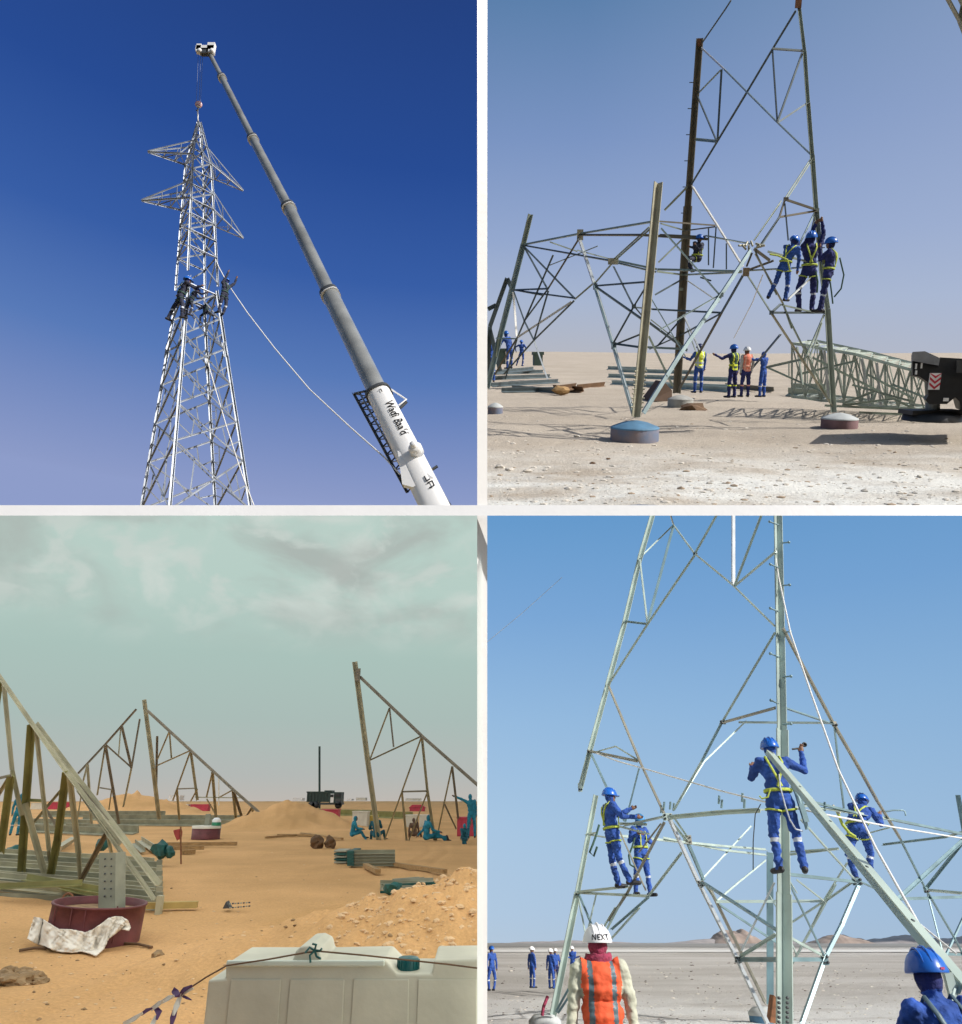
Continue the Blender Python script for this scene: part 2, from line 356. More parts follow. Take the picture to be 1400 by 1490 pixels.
def gz(p, X, Y): return -EYE[p] + {2: h2, 3: h3, 4: h4, 1: lambda a, b: 0}[p](X, Y)
def GP(p, x, y):                            # ground point seen at a pixel (flat ground, then dropped on the relief)
    q = W(p, x, y, GD(p, y)); q.z = gz(p, q.x, q.y); return q
# unseen translucent sheets added above and beside the third place to soften the sun
def diffuser_mat():
    m = bpy.data.materials.new('sun_diffuser_translucent'); m.use_nodes = True; t = m.node_tree; t.nodes.clear()
    tr = N(t, 'ShaderNodeBsdfTranslucent'); tr.inputs[0].default_value = (.93, .97, .93, 1)
    o = N(t, 'ShaderNodeOutputMaterial'); t.links.new(tr.outputs[0], o.inputs[0]); return m
cm = diffuser_mat()
mb = MB()
def camplane(x, y, Dw):                     # world point on a pixel ray at distance
    v = CAMR @ V(((x - CX) / F, 1, (CY - y) / F)); return v * (Dw / v.y)
mb.add([camplane(-1500, 742.3, 3.3), camplane(702, 742.3, 3.3), camplane(702, 742.3, 330), camplane(-1500, 742.3, 330)], [(0, 1, 2, 3)])
q = camplane(702, 742.3, 3.3); mb.add([q, camplane(702, 742.3, 330), W(3, 702, 1176, 330), W(3, 702, 1176, 330) * 0 + V((.006, 3.3, -2.0))], [(0, 1, 2, 3)])
struct(3, 'sun_diffuser_sheets', mb, cm)
# white glazing bars added in place of blank gutters between the four views
def divider():
    t = Thing(1, camplane(702, 742.5, 3.2), 'view_divider', 'white painted cross bars dividing the four desert views', 'divider bars')
    def pt(x, y, d): return (CAMR @ V(((x - CX) / F, 1, (CY - y) / F))) * d
    d = 3.45
    R_ = CAMR @ V((1, 0, 0)); U_ = CAMR @ V((0, 0, 1)); B_ = CAMR @ V((0, 1, 0))
    # vertical bar: splayed face turned to the right, so it catches the daylight
    mb = MB(); a = pt(694.5, -900, d) + B_ * .0; b_ = pt(709.2, -900, d); wv = b_ - a
    a2 = pt(694.5, 2400, d); b2 = pt(709.2, 2400, d)
    s = .033
    mb.add([a, b_ + B_ * s, a + B_ * s, a2, b2 + B_ * s, a2 + B_ * s], [(0, 1, 4, 3), (1, 2, 5, 4), (2, 0, 3, 5), (0, 2, 1), (3, 4, 5)])
    t.part('upright_bar', mb, 'white')
    d = 3.40
    for x0, x1, nm in ((-900, 2300, 'crossbar'),):
        mb = MB(); q = [pt(x0, 750.2, d), pt(x0, 735, d) + B_ * .034, pt(x0, 750.2, d) + B_ * .034, pt(x1, 750.2, d), pt(x1, 735, d) + B_ * .034, pt(x1, 750.2, d) + B_ * .034]
        mb.add(q, [(0, 3, 4, 1), (1, 4, 5, 2), (2, 5, 3, 0), (0, 1, 2), (3, 5, 4)]); t.part(nm, mb, 'white')
divider()
# ------------------------------------------------------------------ people
VIEWX = V((1, 0, 0))
def capsule(mb, a, b, ra, rb, n=10):
    a, b = V(a), V(b); ax = (b - a); L_ = ax.length; ax.normalize() if L_ > 1e-6 else None
    if L_ < 1e-5: mb.ell(a, (ra,) * 3); return
    R = ax.to_track_quat('Z', 'Y').to_matrix()
    prof = [(ra * sin(pi / 2 * i / 3), -ra * cos(pi / 2 * i / 3)) for i in range(4)] + [(rb * cos(pi / 2 * i / 3), L_ + rb * sin(pi / 2 * i / 3)) for i in range(4)]
    prof[0] = (1e-3, -ra); prof[-1] = (1e-3, L_ + rb); mb.lathe(a, prof, n, R=R)
def person(p, foot, D, hpx, label, group=None, yaw=0, spine=(0, 0, 1), chest=None, head=(0, 0), arms=None, legs=None, suit='blue', top=None, face='skin', hood=None,
           hat='hblue', vest=None, vstripe='refl', harness=None, bands=True, glove='skin', voxel=.02, boots='boots', text=None, fat=1.0, seat=None, brim=1, gz_=None, xshift=0, sleeves=None, held=None):
    """foot: picture pixel of the lowest point (or seat); yaw 0 = facing away from the camera, 180 = facing it, 90 = facing left."""
    Rz = Matrix.Rotation(radians(yaw), 3, 'Z')
    def d(v): return V(v).normalized()
    arms = arms or (((-.25, .0, -1), (-.05, .15, -1)), ((.25, 0, -1), (.05, .15, -1)))
    legs = legs or (((-.12, 0, -1), (-.02, -.05, -1)), ((.12, 0, -1), (.02, -.05, -1)))
    sp = d(spine); ch = d(chest or spine)
    right = Rz @ V((1, 0, 0)); fwd = Rz @ V((0, 1, 0))
    def orth(up):                            # frame of a body section: columns right, forward, up
        r_ = (right - up * right.dot(up)).normalized(); f_ = up.cross(r_).normalized()
        return Matrix((r_, f_, up)).transposed()
    P0 = V((0, 0, 0)); A = orth(sp); B = orth(ch)
    wst = P0 + sp * .16; chs = wst + ch * .20; neck = chs + ch * .17; hd = neck + (ch * .6 + V((0, 0, 1)) * .4).normalized() * .148 + B @ V((0, .03, 0))
    J = {}; J['S'] = [neck + B @ V((s * .185, 0, -.03)) for s in (-1, 1)]
    hips = [P0 + A @ V((s * .09, 0, -.04)) for s in (-1, 1)]
    mb = MB(); bones = []
    def bone(a, b, ra, rb, tag):
        capsule(mb, a, b, ra, rb); bones.append((V(a), V(b), tag))
    f = fat
    mb.ell(P0 + sp * .0, (.165 * f, .125 * f, .14), A); mb.ell(wst, (.150 * f, .115 * f, .17), A); mb.ell(chs + ch * .02, (.180 * f, .125 * f, .19), B)
    capsule(mb, J['S'][0] + B @ V((.03, 0, -.03)), J['S'][1] + B @ V((-.03, 0, -.03)), .078, .078)
    bones.append((P0 - sp * .02, P0 + sp * .02, 'hip')); bones.append((wst, chs + ch * .1, 'torso')); bones.append((J['S'][0] + B @ V((.06, 0, 0)), J['S'][1] - B @ V((.06, 0, 0)), 'torso'))
    bone(neck - ch * .03, hd - V((0, 0, .03)), .058, .055, 'neck')
    HR = Matrix.Rotation(radians(head[0]), 3, 'Z') @ Rz @ Matrix.Rotation(radians(head[1]), 3, 'X')   # head: turn, tilt (minus = down)
    mb.ell(hd, (.084, .104, .122), HR); bones.append((hd - V((0, 0, .03)), hd + V((0, 0, .04)), 'head'))
    mb.ell(hd + HR @ V((0, .045, -.065)), (.05, .055, .05), HR)
    mb.ell(hd + HR @ V((0, .103, -.015)), (.014, .022, .026), HR)           # nose
    for s in (-1, 1): mb.ell(hd + HR @ V((s * .078, -.005, -.01)), (.012, .022, .032), HR)   # ears
    wr = []; hands = []
    for k, (ua, fa) in enumerate(arms):
        S = J['S'][k]; E_ = S + d(ua) * .29; Wp = E_ + d(fa) * .255
        bone(S, E_, .068 * f, .054, 'arm'); bone(E_, Wp, .053, .042, 'arm')
        hdv = d(fa); bone(Wp, Wp + hdv * .075, .033, .036, 'hand'); wr.append((Wp, hdv)); hands.append(Wp + hdv * .09)
    low = 9; ank = []
    for k, (th, sh) in enumerate(legs):
        H = hips[k]; K = H + d(th) * .43; Aq = K + d(sh) * .41
        bone(H, K, .093 * f, .068, 'thigh'); bone(K, Aq, .068, .056, 'shin')
        toe = (fwd * .9 + right * (.25 if k else -.25)); sd_ = d(sh)
        if sd_.z > -.55: toe = (fwd * .4 - V((0, 0, .9)) + V((0, 0, 1)) * 0) if sd_.z > -.2 else fwd * .8 - V((0, 0, .4))
        toe.normalize()
        hl = Aq - toe * .05 + sd_ * .04; bone(hl, Aq + toe * .16 + sd_ * .045, .047, .042, 'boot'); ank.append(Aq)
        low = min(low, hl.z - .047, (Aq + toe * .16 + sd_ * .045).z - .042)
    if seat is not None: low = min(low, -.14)
    # fingers: five separate chains on each hand, curled around what is held
    for k, (Wp, hv) in enumerate(wr):
        q = hv.cross(V((0, 1, 0)) if abs(hv.y) < .8 else V((0, 0, 1))).normalized(); nrm = hv.cross(q).normalized()
        for j, L_ in enumerate((.062, .070, .066, .052)):
            o = Wp + hv * .088 + q * (.026 - .0175 * j)
            mb.tube([o, o + hv * L_ * .45 + nrm * .006, o + hv * L_ * .75 + nrm * .024, o + hv * L_ * .8 + nrm * .045], [.0095, .009, .0085, .007], 6)
        o = Wp + hv * .03 + q * .034
        mb.tube([o, o + hv * .03 + q * .022 + nrm * .008, o + hv * .055 + q * .024 + nrm * .026], [.012, .011, .009], 6)
        bones.append((Wp + hv * .06, Wp + hv * .15, 'hand'))
    topz = hd.z + .15
    # scale so the figure has its height in the picture
    x, y = foot; Q = W(p, x, y, D)
    zt = W(p, x, y - hpx, D).z - Q.z; s = zt / (topz - low)
    if gz_ is not None: Q.z = gz_
    allx = [q[0] for q in mb.v]; Q = Q - V((xshift * s, 0, 0))
    base = Q.copy(); off = Q - V((0, 0, low)) * s
    def T(q): return (off + V(q) * s)
    # one continuous body: voxel remesh of the overlapping volumes
    me = bpy.data.meshes.new('body_raw'); me.from_pydata([tuple(q) for q in mb.v], [], mb.f)
    o = bpy.data.objects.new('body_raw', me); C.objects.link(o)
    r = o.modifiers.new('r', 'REMESH'); r.mode = 'VOXEL'; r.voxel_size = voxel
    sm = o.modifiers.new('s', 'SMOOTH'); sm.factor = .5; sm.iterations = 3 if voxel > .015 else 4
    dg = bpy.context.evaluated_depsgraph_get(); bm_ = bpy.data.meshes.new_from_object(o.evaluated_get(dg))
    bpy.data.objects.remove(o)
    nv = len(bm_.vertices); co = np.empty(nv * 3); bm_.vertices.foreach_get('co', co); co = co.reshape(-1, 3)
    no = np.empty(nv * 3); bm_.vertices.foreach_get('normal', no); no = no.reshape(-1, 3)
    # nearest bone for every vertex
    dist = []
    for a, b, tg in bones:
        a_ = np.array(a); ab = np.array(b) - a_; L2 = max((ab ** 2).sum(), 1e-9)
        t_ = np.clip(((co - a_) @ ab) / L2, 0, 1); dd = np.linalg.norm(co - (a_ + t_[:, None] * ab), axis=1)
        rr_ = {'torso': .12, 'hip': .11, 'head': .09, 'thigh': .075, 'hand': .03, 'boot': .045, 'arm': .05, 'neck': .055, 'shin': .06}[tg]
        dist.append(dd - rr_)
    near = np.argmin(np.array(dist), axis=0)
    sd = hash(label) % 97 if False else sum(map(ord, label)) % 97
    for i in range(nv):                     # folds in the cloth
        tg = bones[near[i]][2]
        if tg in ('torso', 'arm', 'thigh', 'shin', 'hip'):
            q = V(co[i]); k = noise.noise(V((q.x * 9, q.y * 9, q.z * 17 + sd))) + .5 * noise.noise(V((q.x * 22, q.y * 22, q.z * 30 + sd)))
            co[i] += no[i] * .018 * k
    fv = np.array([tuple(pl.vertices)[:3] for pl in bm_.polygons]); cen = co[fv].mean(axis=1)
    top = top or suit; hood_ = hood or None
    mats = [suit, top, face, hood_ or face, glove, boots, vstripe, sleeves or top]
    mi = []
    fz = (cen - np.array(hd)) @ np.array(HR @ V((0, 1, 0)))
    for i, pl in enumerate(fv):
        tg = bones[near[pl[0]]][2]; c = cen[i]
        if tg in ('hip', 'thigh'): k = 0
        elif tg == 'torso': k = 1
        elif tg == 'arm': k = 7
        elif tg == 'hand': k = 4
        elif tg == 'boot': k = 5
        elif tg == 'neck': k = 3
        elif tg == 'head': k = 2 if (fz[i] > .045 or not hood_) else 3
        else: k = 0
        if tg == 'shin' and bands:
            a, b, _ = bones[near[pl[0]]]; ab = np.array(b - a); t_ = ((c - np.array(a)) @ ab) / (ab @ ab)
            if .10 < t_ < .24: k = 6
        mi.append(k)
    out = np.array(off) + co * s - np.array(base)
    bm_.vertices.foreach_set('co', out.ravel()); bm_.materials.clear()
    for m in mats: bm_.materials.append(M[m])
    bm_.polygons.foreach_set('material_index', mi); bm_.polygons.foreach_set('use_smooth', [True] * len(mi)); bm_.update(); bm_.name = 'body'
    t = Thing(p, base, 'person', label, 'person', group)
    ob = bpy.data.objects.new('body', bm_); C.objects.link(ob); ob.parent = t.o
    if vest:                                # waistcoat: a shell of its own over the trunk
        nm = MB(); keep = [i for i, pl in enumerate(fv) if (bones[near[pl[0]]][2] == 'torso' and abs((B.transposed() @ (V(cen[i]) - wst)).x) < .172) or (bones[near[pl[0]]][2] == 'hip' and (cen[i] - np.array(P0)) @ np.array(sp) > -.02)]
        idx = {}; polys = list(bm_.polygons)
        for i in keep:
            vs = list(polys[i].vertices); fs = []
            for v_ in vs:
                if v_ not in idx: idx[v_] = len(nm.v); nm.v.append(tuple(np.array(off) + (co[v_] + no[v_] * .016) * s))
                fs.append(idx[v_])
            q = B.transposed() @ (V(cen[i]) - wst); band = (.075 < abs(q.x) < .115) or (vest != 'orange' and (-.03 < q.z < .02 or -.16 < q.z < -.12))
            nm.f.append(fs); nm.mi.append(1 if band else 0); nm.sm.append(True)
        t.part('safety_vest', nm, [vest, vstripe])
    if hat:
        HK = 1.16; hm = MB(); Rm = HR @ Matrix.Rotation(radians(-4), 3, 'X'); hc = hd + HR @ V((0, -.005, .035))
        prof = [(.122, -.012), (.124, .0)] + [(.118 * cos(a), .118 * sin(a) * 1.02 + .004) for a in [i * pi / 16 for i in range(1, 8)]] + [(.004, .125)]
        hm.lathe(T(hc), [(a * s * HK, b * s * 1.1) for a, b in prof], 24, .92, 1.12, R=Rm)
        cap_ = [(-.1, .11), (-.058, .19), (0, .21), (.058, .19), (.1, .11)]
        if brim: hm.prism([T(hc + Rm @ V((a, b, .0))) for a, b in cap_] , (Rm @ V((0, 0, -.012))) * s)
        hm.tube([T(hc + Rm @ V((0, -.146 * cos(a), .139 * sin(a) + .004))) for a in [i * pi / 10 for i in range(1, 10)]], .009 * s, 6)
        for sgn in (-1, 1): hm.tube([T(hc + Rm @ V((sgn * .05, -.134 * cos(a), .129 * sin(a) + .004))) for a in [i * pi / 10 for i in range(1, 10)]], .007 * s, 5)
        h = t.part('helmet', hm, hat)
        if text:
            t.helm = (T(hc), Rm, s, h)
    if face == 'skin' and not (abs((yaw + head[0] + 180) % 360 - 180) < 60):
        em = MB()
        for sgn in (-1, 1): em.ell(T(hd + HR @ V((sgn * .032, .090, .012))), (.011 * s, .008 * s, .007 * s), HR)
        t.part('eyes', em, 'black')
        em = MB(); em.ell(T(hd + HR @ V((0, .098, -.058))), (.024 * s, .008 * s, .006 * s), HR); t.part('mouth', em, 'maroon')
    if harness:
        def ring(c, A_, rx, ry, n=20): return [c + A_ @ V((rx * cos(2 * pi * i / n), ry * sin(2 * pi * i / n), 0)) for i in range(n + 1)]
        hb = MB(); hb.tube([T(q) for q in ring(P0 + sp * .10, A, .172 * f, .135 * f)], .024 * s, 6, flat=.4); t.part('harness_belt', hb, harness)
        for sgn in (-1, 1):
            hb = MB(); pts = [wst + B @ V((-sgn * .03, -.135, -.02)), chs + B @ V((sgn * .06, -.148, -.0)), chs + B @ V((sgn * .10, -.12, .12)), neck + B @ V((sgn * .10, -.02, .045)), chs + B @ V((sgn * .095, .12, .08)), chs + B @ V((sgn * .09, .145, -.04)), wst + A @ V((sgn * .09, .128, -.04))]
            hb.tube([T(q) for q in pts], .018 * s, 6, flat=.4); t.part('shoulder_strap', hb, harness)
        for k in (0, 1):
            a, b = hips[k], hips[k] + d(legs[k][0]) * .43; ax = (b - a).normalized(); R_ = ax.to_track_quat('Z', 'Y').to_matrix()
            hb = MB(); hb.tube([T(q) for q in ring(a + ax * .12, R_, .098 * f, .098 * f, 14)], .015 * s, 5, flat=.5); t.part('leg_strap', hb, harness)
    t.T = T; t.hands = [T(h) for h in hands]; t.hd = T(hd); t.wst = T(wst); t.s = s; t.off = off; t.HR = HR
    return t
def lanyard(t, pts, rad=.012, m='harness', name='lanyard'):
    mb = MB(); mb.tube([V(q) for q in pts], rad, 6); return t.part(name, mb, m)
def sag(a, b, k, n=14):
    a, b = V(a), V(b); return [a + (b - a) * (i / n) - V((0, 0, 4 * k * (i / n) * (1 - i / n))) for i in range(n + 1)]
# ------------------------------------------------------------------ PLACE 1: finished pylon with its head hanging from a crane
def place1():
    D0 = 24.0; X0 = W(1, 287, 500, D0).x
    zr = lambda y, D=24.0: W(1, 287, y, D).z
    lv = [(zr(165), .04, 289.5), (zr(240), .52, 289), (zr(400), .78, 287), (zr(735) - .6, 1.92, 285)]
    def half(z, low=False):
        if low: a = [(zr(430), .70), (zr(735) - .6, 1.80)]
        else: a = [(zr(177), .05), (zr(240), .50), (zr(300), .60), (zr(410), .76)]
        for (z0, h0), (z1, h1) in zip(a, a[1:]):
            if z <= z0 + 1e-6 and z >= z1 - 1e-6: return h0 + (h1 - h0) * (z0 - z) / (z0 - z1)
        return a[0][1] if z > a[0][0] else a[-1][1]
    def xc(z):
        yy = PX(1, (0, D0, z))[1]; return W(1, float(np.interp(yy, [165, 240, 400, 446, 742], [290, 289, 287, 286, 285])), yy, D0).x
    E742 = tan(elev(742.0))
    def foot(k):
        a, b = cn(k, zr(446), True), cn(k, zr(742), True); u = (a.y * E742 - a.z) / ((b.z - a.z) - (b.y - a.y) * E742); return a + (b - a) * u
    dirs = [Matrix.Rotation(radians(20), 3, 'Z') @ q for q in (V((-1, .42, 0)), V((-.42, -1, 0)), V((1, -.42, 0)), V((.42, 1, 0)))]    # left, near, right, far corner
    def cn(k, z, low=False): return V((xc(z), D0, z)) + dirs[k % 4] * half(z, low)
    t = Thing(1, (xc(10), D0, zr(742)), 'lattice_pylon', 'silver lattice steel pylon with its lower body standing under the hoisted head', 'pylon')
    hd = Thing(1, (xc(20), D0, zr(412)), 'pylon_head', 'hoisted silver pylon head with crossarms hanging above the tower body', 'pylon head')
    # head
    ys = [178, 194, 214, 240, 262, 284, 306, 328, 352, 376]
    zs = [zr(y) for y in ys]
    ends = [zr(422), zr(414), zr(418), zr(424)]
    for k in range(4):
        pts = [cn(k, zs[0]), cn(k, zs[3]), cn(k, ends[k])]
        hd.bar(pts[0], pts[1], .06, 'steel1', 'leg', .78); hd.bar(pts[1], pts[2], .068, 'steel1', 'leg', .78)
    for i in range(len(zs)):
        for k in range(4):
            if i > 0 and (i != 9 or k < 4): hd.bar(cn(k, zs[i]), cn(k + 1, zs[i]), .045, 'steel1', 'girt')
            if i < len(zs) - 1:
                if (i + k) % 2: hd.bar(cn(k, zs[i]), cn(k + 1, zs[i + 1]), .045, 'steel1')
                else: hd.bar(cn(k + 1, zs[i]), cn(k, zs[i + 1]), .045, 'steel1')
                if i in (3, 5, 7): hd.bar(cn(k, zs[i + 1]), cn(k + 1, zs[i]), .04, 'steel1') if (i + k) % 2 else hd.bar(cn(k, zs[i]), cn(k + 1, zs[i + 1]), .04, 'steel1')
    for k in range(4):
        a, b = cn(k, zs[9]), cn(k + 1, zs[9]); e = cn(k + 1, ends[(k + 1) % 4] + .1)
        hd.bar(a, e, .04, 'steel1')
    # crossarms
    for (tx, ty, Dt, zl, kk, side) in ((215, 222, 23.0, 240, (0, 1), -1), (354, 278, 25.0, 240, (2, 3), 1), (206, 293, 23.0, 306, (0, 1), -1), (354, 347, 25.0, 306, (2, 3), 1)):
        tip = W(1, tx, ty, Dt); z0 = zr(zl); z1 = z0 + .95; arm = bpy.data.objects.new('crossarm', None); C.objects.link(arm); arm.parent = hd.o
        def ab(a, b, w_=.042, nm='brace'):
            m_ = MB(); m_.L(a, b, w_); hd.part(nm, m_, 'steel1', parent=arm)
        B0, B1 = cn(kk[0], z0), cn(kk[1], z0); T0, T1 = cn(kk[0], z1), cn(kk[1], z1)
        for a in (B0, B1): ab(a, tip, .055, 'chord')
        for a in (T0, T1): ab(a, tip + V((0, 0, .05)), .042, 'chord')
        for f_ in (.3, .6):
            q0, q1 = B0.lerp(tip, f_), B1.lerp(tip, f_); r0, r1 = T0.lerp(tip, f_), T1.lerp(tip, f_)
            ab(q0, q1, .032); ab(q0, r0, .032); ab(q1, r1, .032)
        ab(B0, B1.lerp(tip, .3), .03); ab(B1.lerp(tip, .3), B0.lerp(tip, .6), .03); ab(T1, B1.lerp(tip, .3), .03); ab(T0, B0.lerp(tip, .3), .03)
    # lower body
    ys = [430, 466, 510, 560, 616, 672, 731]; zs = [zr(y) for y in ys]
    for k in range(4):
        zt = [zr(440), zr(420), zr(424), zr(430)][k]; a = cn(k, zt, True) if zt < zr(430) else cn(k, zr(430), True) + V((0, 0, zt - zr(430)))
        t.bar(a, foot(k), .088, 'steel1', 'leg', .78)
        t.part('splice_plate', (lambda m_: (m_.L(cn(k, zs[2] + .3, True), cn(k, zs[2] - .3, True), .12, .78, t=.02), m_)[1])(MB()), 'steel1')
    n = len(zs)
    for i in range(n - 1):
        for k in range(4):
            a, b, c_, d_ = cn(k, zs[i], True), cn(k + 1, zs[i], True), (foot((k + 1) % 4) if i == n - 2 else cn(k + 1, zs[i + 1], True)), (foot(k) if i == n - 2 else cn(k, zs[i + 1], True))
            t.bar(a, c_, .048, 'steel1'); t.bar(b, d_, .048, 'steel1')
            if i == 0: t.bar(a, b, .07, 'steel1', 'girt')
            m = (a + b + c_ + d_) / 4
            if i >= 1:
                t.bar(d_.lerp(a, .5), d_.lerp(b, .25), .036, 'steel1', 'strut'); t.bar(c_.lerp(b, .5), c_.lerp(a, .25), .036, 'steel1', 'strut')
                t.bar(a.lerp(c_, .25), d_.lerp(b, .25), .034, 'steel1', 'strut'); t.bar(b.lerp(d_, .25), c_.lerp(a, .25), .034, 'steel1', 'strut')
    for i in range(22):
        z = zs[0] - .3 - i * .33
        if z > zs[-1]:
            mb = MB(); q = cn(3, z, True); mb.tube([q, q + V((.18, .02, .02))], .014, 5); t.part('step_bolt', mb, 'steel1')
    # crane boom
    st = [(305, 78, 24.0, .30), (323, 113, 23.2, .33), (368, 202, 21.4, .38), (420, 302, 19.6, .42), (480, 428, 17.8, .47), (552, 575, 16.0, .50)]
    b0 = W(1, 626, 748, 14.4)
    cr = Thing(1, b0, 'crane_boom', 'long telescopic crane boom in grey and white rising over the pylon', 'crane')
    P = [W(1, x, y, D) for x, y, D, _ in st]
    axis = (P[-1] - P[0]).normalized(); b0 = P[-1] + axis * ((b0 - P[-1]).length); 
    A_ = axis; vd = -(P[-1]).normalized(); sx = (A_.cross(vd)).normalized(); fy = sx.cross(A_).normalized()
    if sx.x < 0: sx = -sx
    if fy.dot(vd) < 0: fy = -fy
    def sec(a, b, ra, rb, m, n=20, nm='boom_section', cut=False):
        mb = MB(); vs = []
        for q, r_ in ((a, ra), (b, rb)):
            for k in range(n):
                th = 2 * pi * k / n; pw = 2.1 if m == 'boom' else 2.8; e = 1 / ((abs(cos(th)) ** pw + abs(sin(th)) ** pw) ** (1 / pw)); vs.append(q + (sx * cos(th) + fy * sin(th)) * r_ * e * .5)
        if cut: vs[n:] = [q + A_ * ((q.y * E742 - q.z) / (A_.z - A_.y * E742)) for q in vs[n:]]
        mb.add(vs, [(k, (k + 1) % n, n + (k + 1) % n, n + k) for k in range(n)], 0, True); mb.add(vs[:n], [tuple(range(n))[::-1]]); mb.add(vs[n:], [tuple(range(n))])
        bm = bmesh.new(); me = mb.mesh(nm, m, cr.base); bm.from_mesh(me); bmesh.ops.recalc_face_normals(bm, faces=bm.faces); bm.to_mesh(me); bm.free()
        return cr.part(nm, me, None)
    wd = [6.5, 9, 12.5, 17.5, 25]
    for i in range(5):
        k = PM(1, st[i][0], st[i][1], st[i][2]); k2 = PM(1, st[i + 1][0], st[i + 1][1], st[i + 1][2])
        r0 = (wd[i]) * k; sec(P[i], P[i + 1], r0, r0, 'boom')
        c_ = P[i + 1]; r1 = (max(wd[i], wd[min(i + 1, 4)]) + 3.5) * k2
        if i < 4: sec(c_ - A_ * .06, c_ + A_ * .10, r1 * .97, r1 * .97, 'dkgrey', nm='collar'); sec(c_ + A_ * .10, c_ + A_ * .13, r1 * .99, r1 * .99, 'white', nm='collar')
    kb = PM(1, 552, 575, 16.0); rb = 37 * kb
    base = sec(P[5] + A_ * .03, P[5] + A_ * 3.05, rb * .93, rb, 'white', nm='base_section'); sec(P[5] - A_ * .05, P[5] + A_ * .03, rb * 1.06, rb * 1.06, 'dkgrey', nm='collar')
    sec(P[5] + A_ * 3.05, P[5] + A_ * 3.3, rb * 1.0, rb * 1.0, 'white', nm='base_section', cut=True)
    # pivot drum, bracket, hose guide
    mb = MB(); q = P[5] + A_ * 2.5 + sx * rb * .30; R = fy.to_track_quat('Z', 'Y').to_matrix()
    mb.lathe(q + fy * rb * .4, [(.01, 0), (.15, 0), (.15, .2), (.12, .24), (.01, .24)], 20, R=R); mb.lathe(q + fy * rb * .4, [(.01, .2), (.07, .2), (.07, .34), (.01, .34)], 16, R=R); cr.part('pivot_drum', mb, 'white')
    mb = MB(); q = P[5] + A_ * 2.2 - sx * rb * .30 + fy * rb * .46
    mb.prism([q, q + A_ * .95 - sx * .22, q + A_ * 1.15 - sx * .05, q + A_ * 1.15 + sx * .42, q + A_ * .55 + sx * .20], -fy * .12); cr.part('cheek_plate', mb, 'white')
    mb = MB(); mb.tube([P[5] + sx * rb * .52, P[5] + A_ * .55 + sx * (rb * .5 + .22), P[5] + A_ * .62 + sx * rb * .5], .022, 6); cr.part('hose_guide', mb, 'white')
    mb = MB(); mb.tube([P[5] + A_ * 2.9 + sx * rb * .5, P[5] + A_ * 2.88 + sx * (rb * .5 + .14)], .035, 6); mb.tube([P[5] + A_ * .62 + sx * (rb * .5 + .2), P[5] + A_ * .72 + sx * rb * .5], .04, 6); cr.part('bracket', mb, 'dkgrey')
    # rope running down behind the boom
    mb = MB(); mb.tube([W(1, 330, 118, 23.3), W(1, 500, 450, 17.9), W(1, 563, 578, 16.2), W(1, 660, 741, 15.2)], .012, 5); cr.part('hoist_rope', mb, 'cable')
    # folded jib along the left side
    jb = bpy.data.objects.new('folded_jib', None); C.objects.link(jb); jb.parent = cr.o
    def J(x, y, D=15.6): return W(1, x - 3, y + 1, D + .8)
    def jbar(a, b, w_, m='midgrey', nm='lacing'):
        mb = MB(); mb.L(a, b, w_); cr.part(nm, mb, m, parent=jb)
    jbar(J(518, 572), J(596, 716, 14.6), .07, 'dkgrey', 'chord'); jbar(J(526, 570), J(602, 706, 14.6), .05, 'steel1', 'chord'); jbar(J(534, 568), J(610, 700, 14.6), .06, 'dkgrey', 'chord')
    for i in range(13):
        f_ = i / 13; a = J(518 + 78 * f_, 572 + 144 * f_, 15.6 - f_); b = J(534 + 76 * (f_ + .06), 568 + 132 * (f_ + .06), 15.6 - f_)
        jbar(a, b, .028, 'steel1' if i % 2 else 'dkgrey'); f2 = (i + 1) / 13; jbar(b, J(518 + 78 * f2, 572 + 144 * f2, 15.6 - f2), .028, 'dkgrey')
    jbar(J(518, 572), J(545, 566), .06, 'midgrey', 'bracket'); jbar(J(526, 588), J(548, 580), .05, 'dkgrey', 'bracket'); jbar(J(590, 700, 14.6), J(604, 690, 14.6), .08, 'steel1', 'bracket')
    # boom head
    mb = MB(); q = P[0]
    for x0, y0, x1, y1, m_ in ((287, 70, 312, 76, 0), (288, 68, 293, 78, 0), (304, 66, 312, 80, 0), (294, 74, 304, 81, 1)):
        a, b = W(1, x0, y0, 23.9), W(1, x1, y1, 23.9); mb.frame_box(V((min(a.x, b.x), 23.75, b.z)), (abs(b.x - a.x), 0, 0), (0, .2, 0), (0, 0, a.z - b.z), m_)
    cr.part('sheave_head', mb, ['white', 'dkgrey'])
    for x0, dd in ((290, 0), (308, .1)):
        mb = MB(); mb.lathe(W(1, x0, 72, 23.7), [(.01, 0), (.09, 0), (.09, .22), (.01, .22)], 16, R=Matrix.Rotation(-pi / 2, 3, 'X')); cr.part('sheave', mb, 'white')
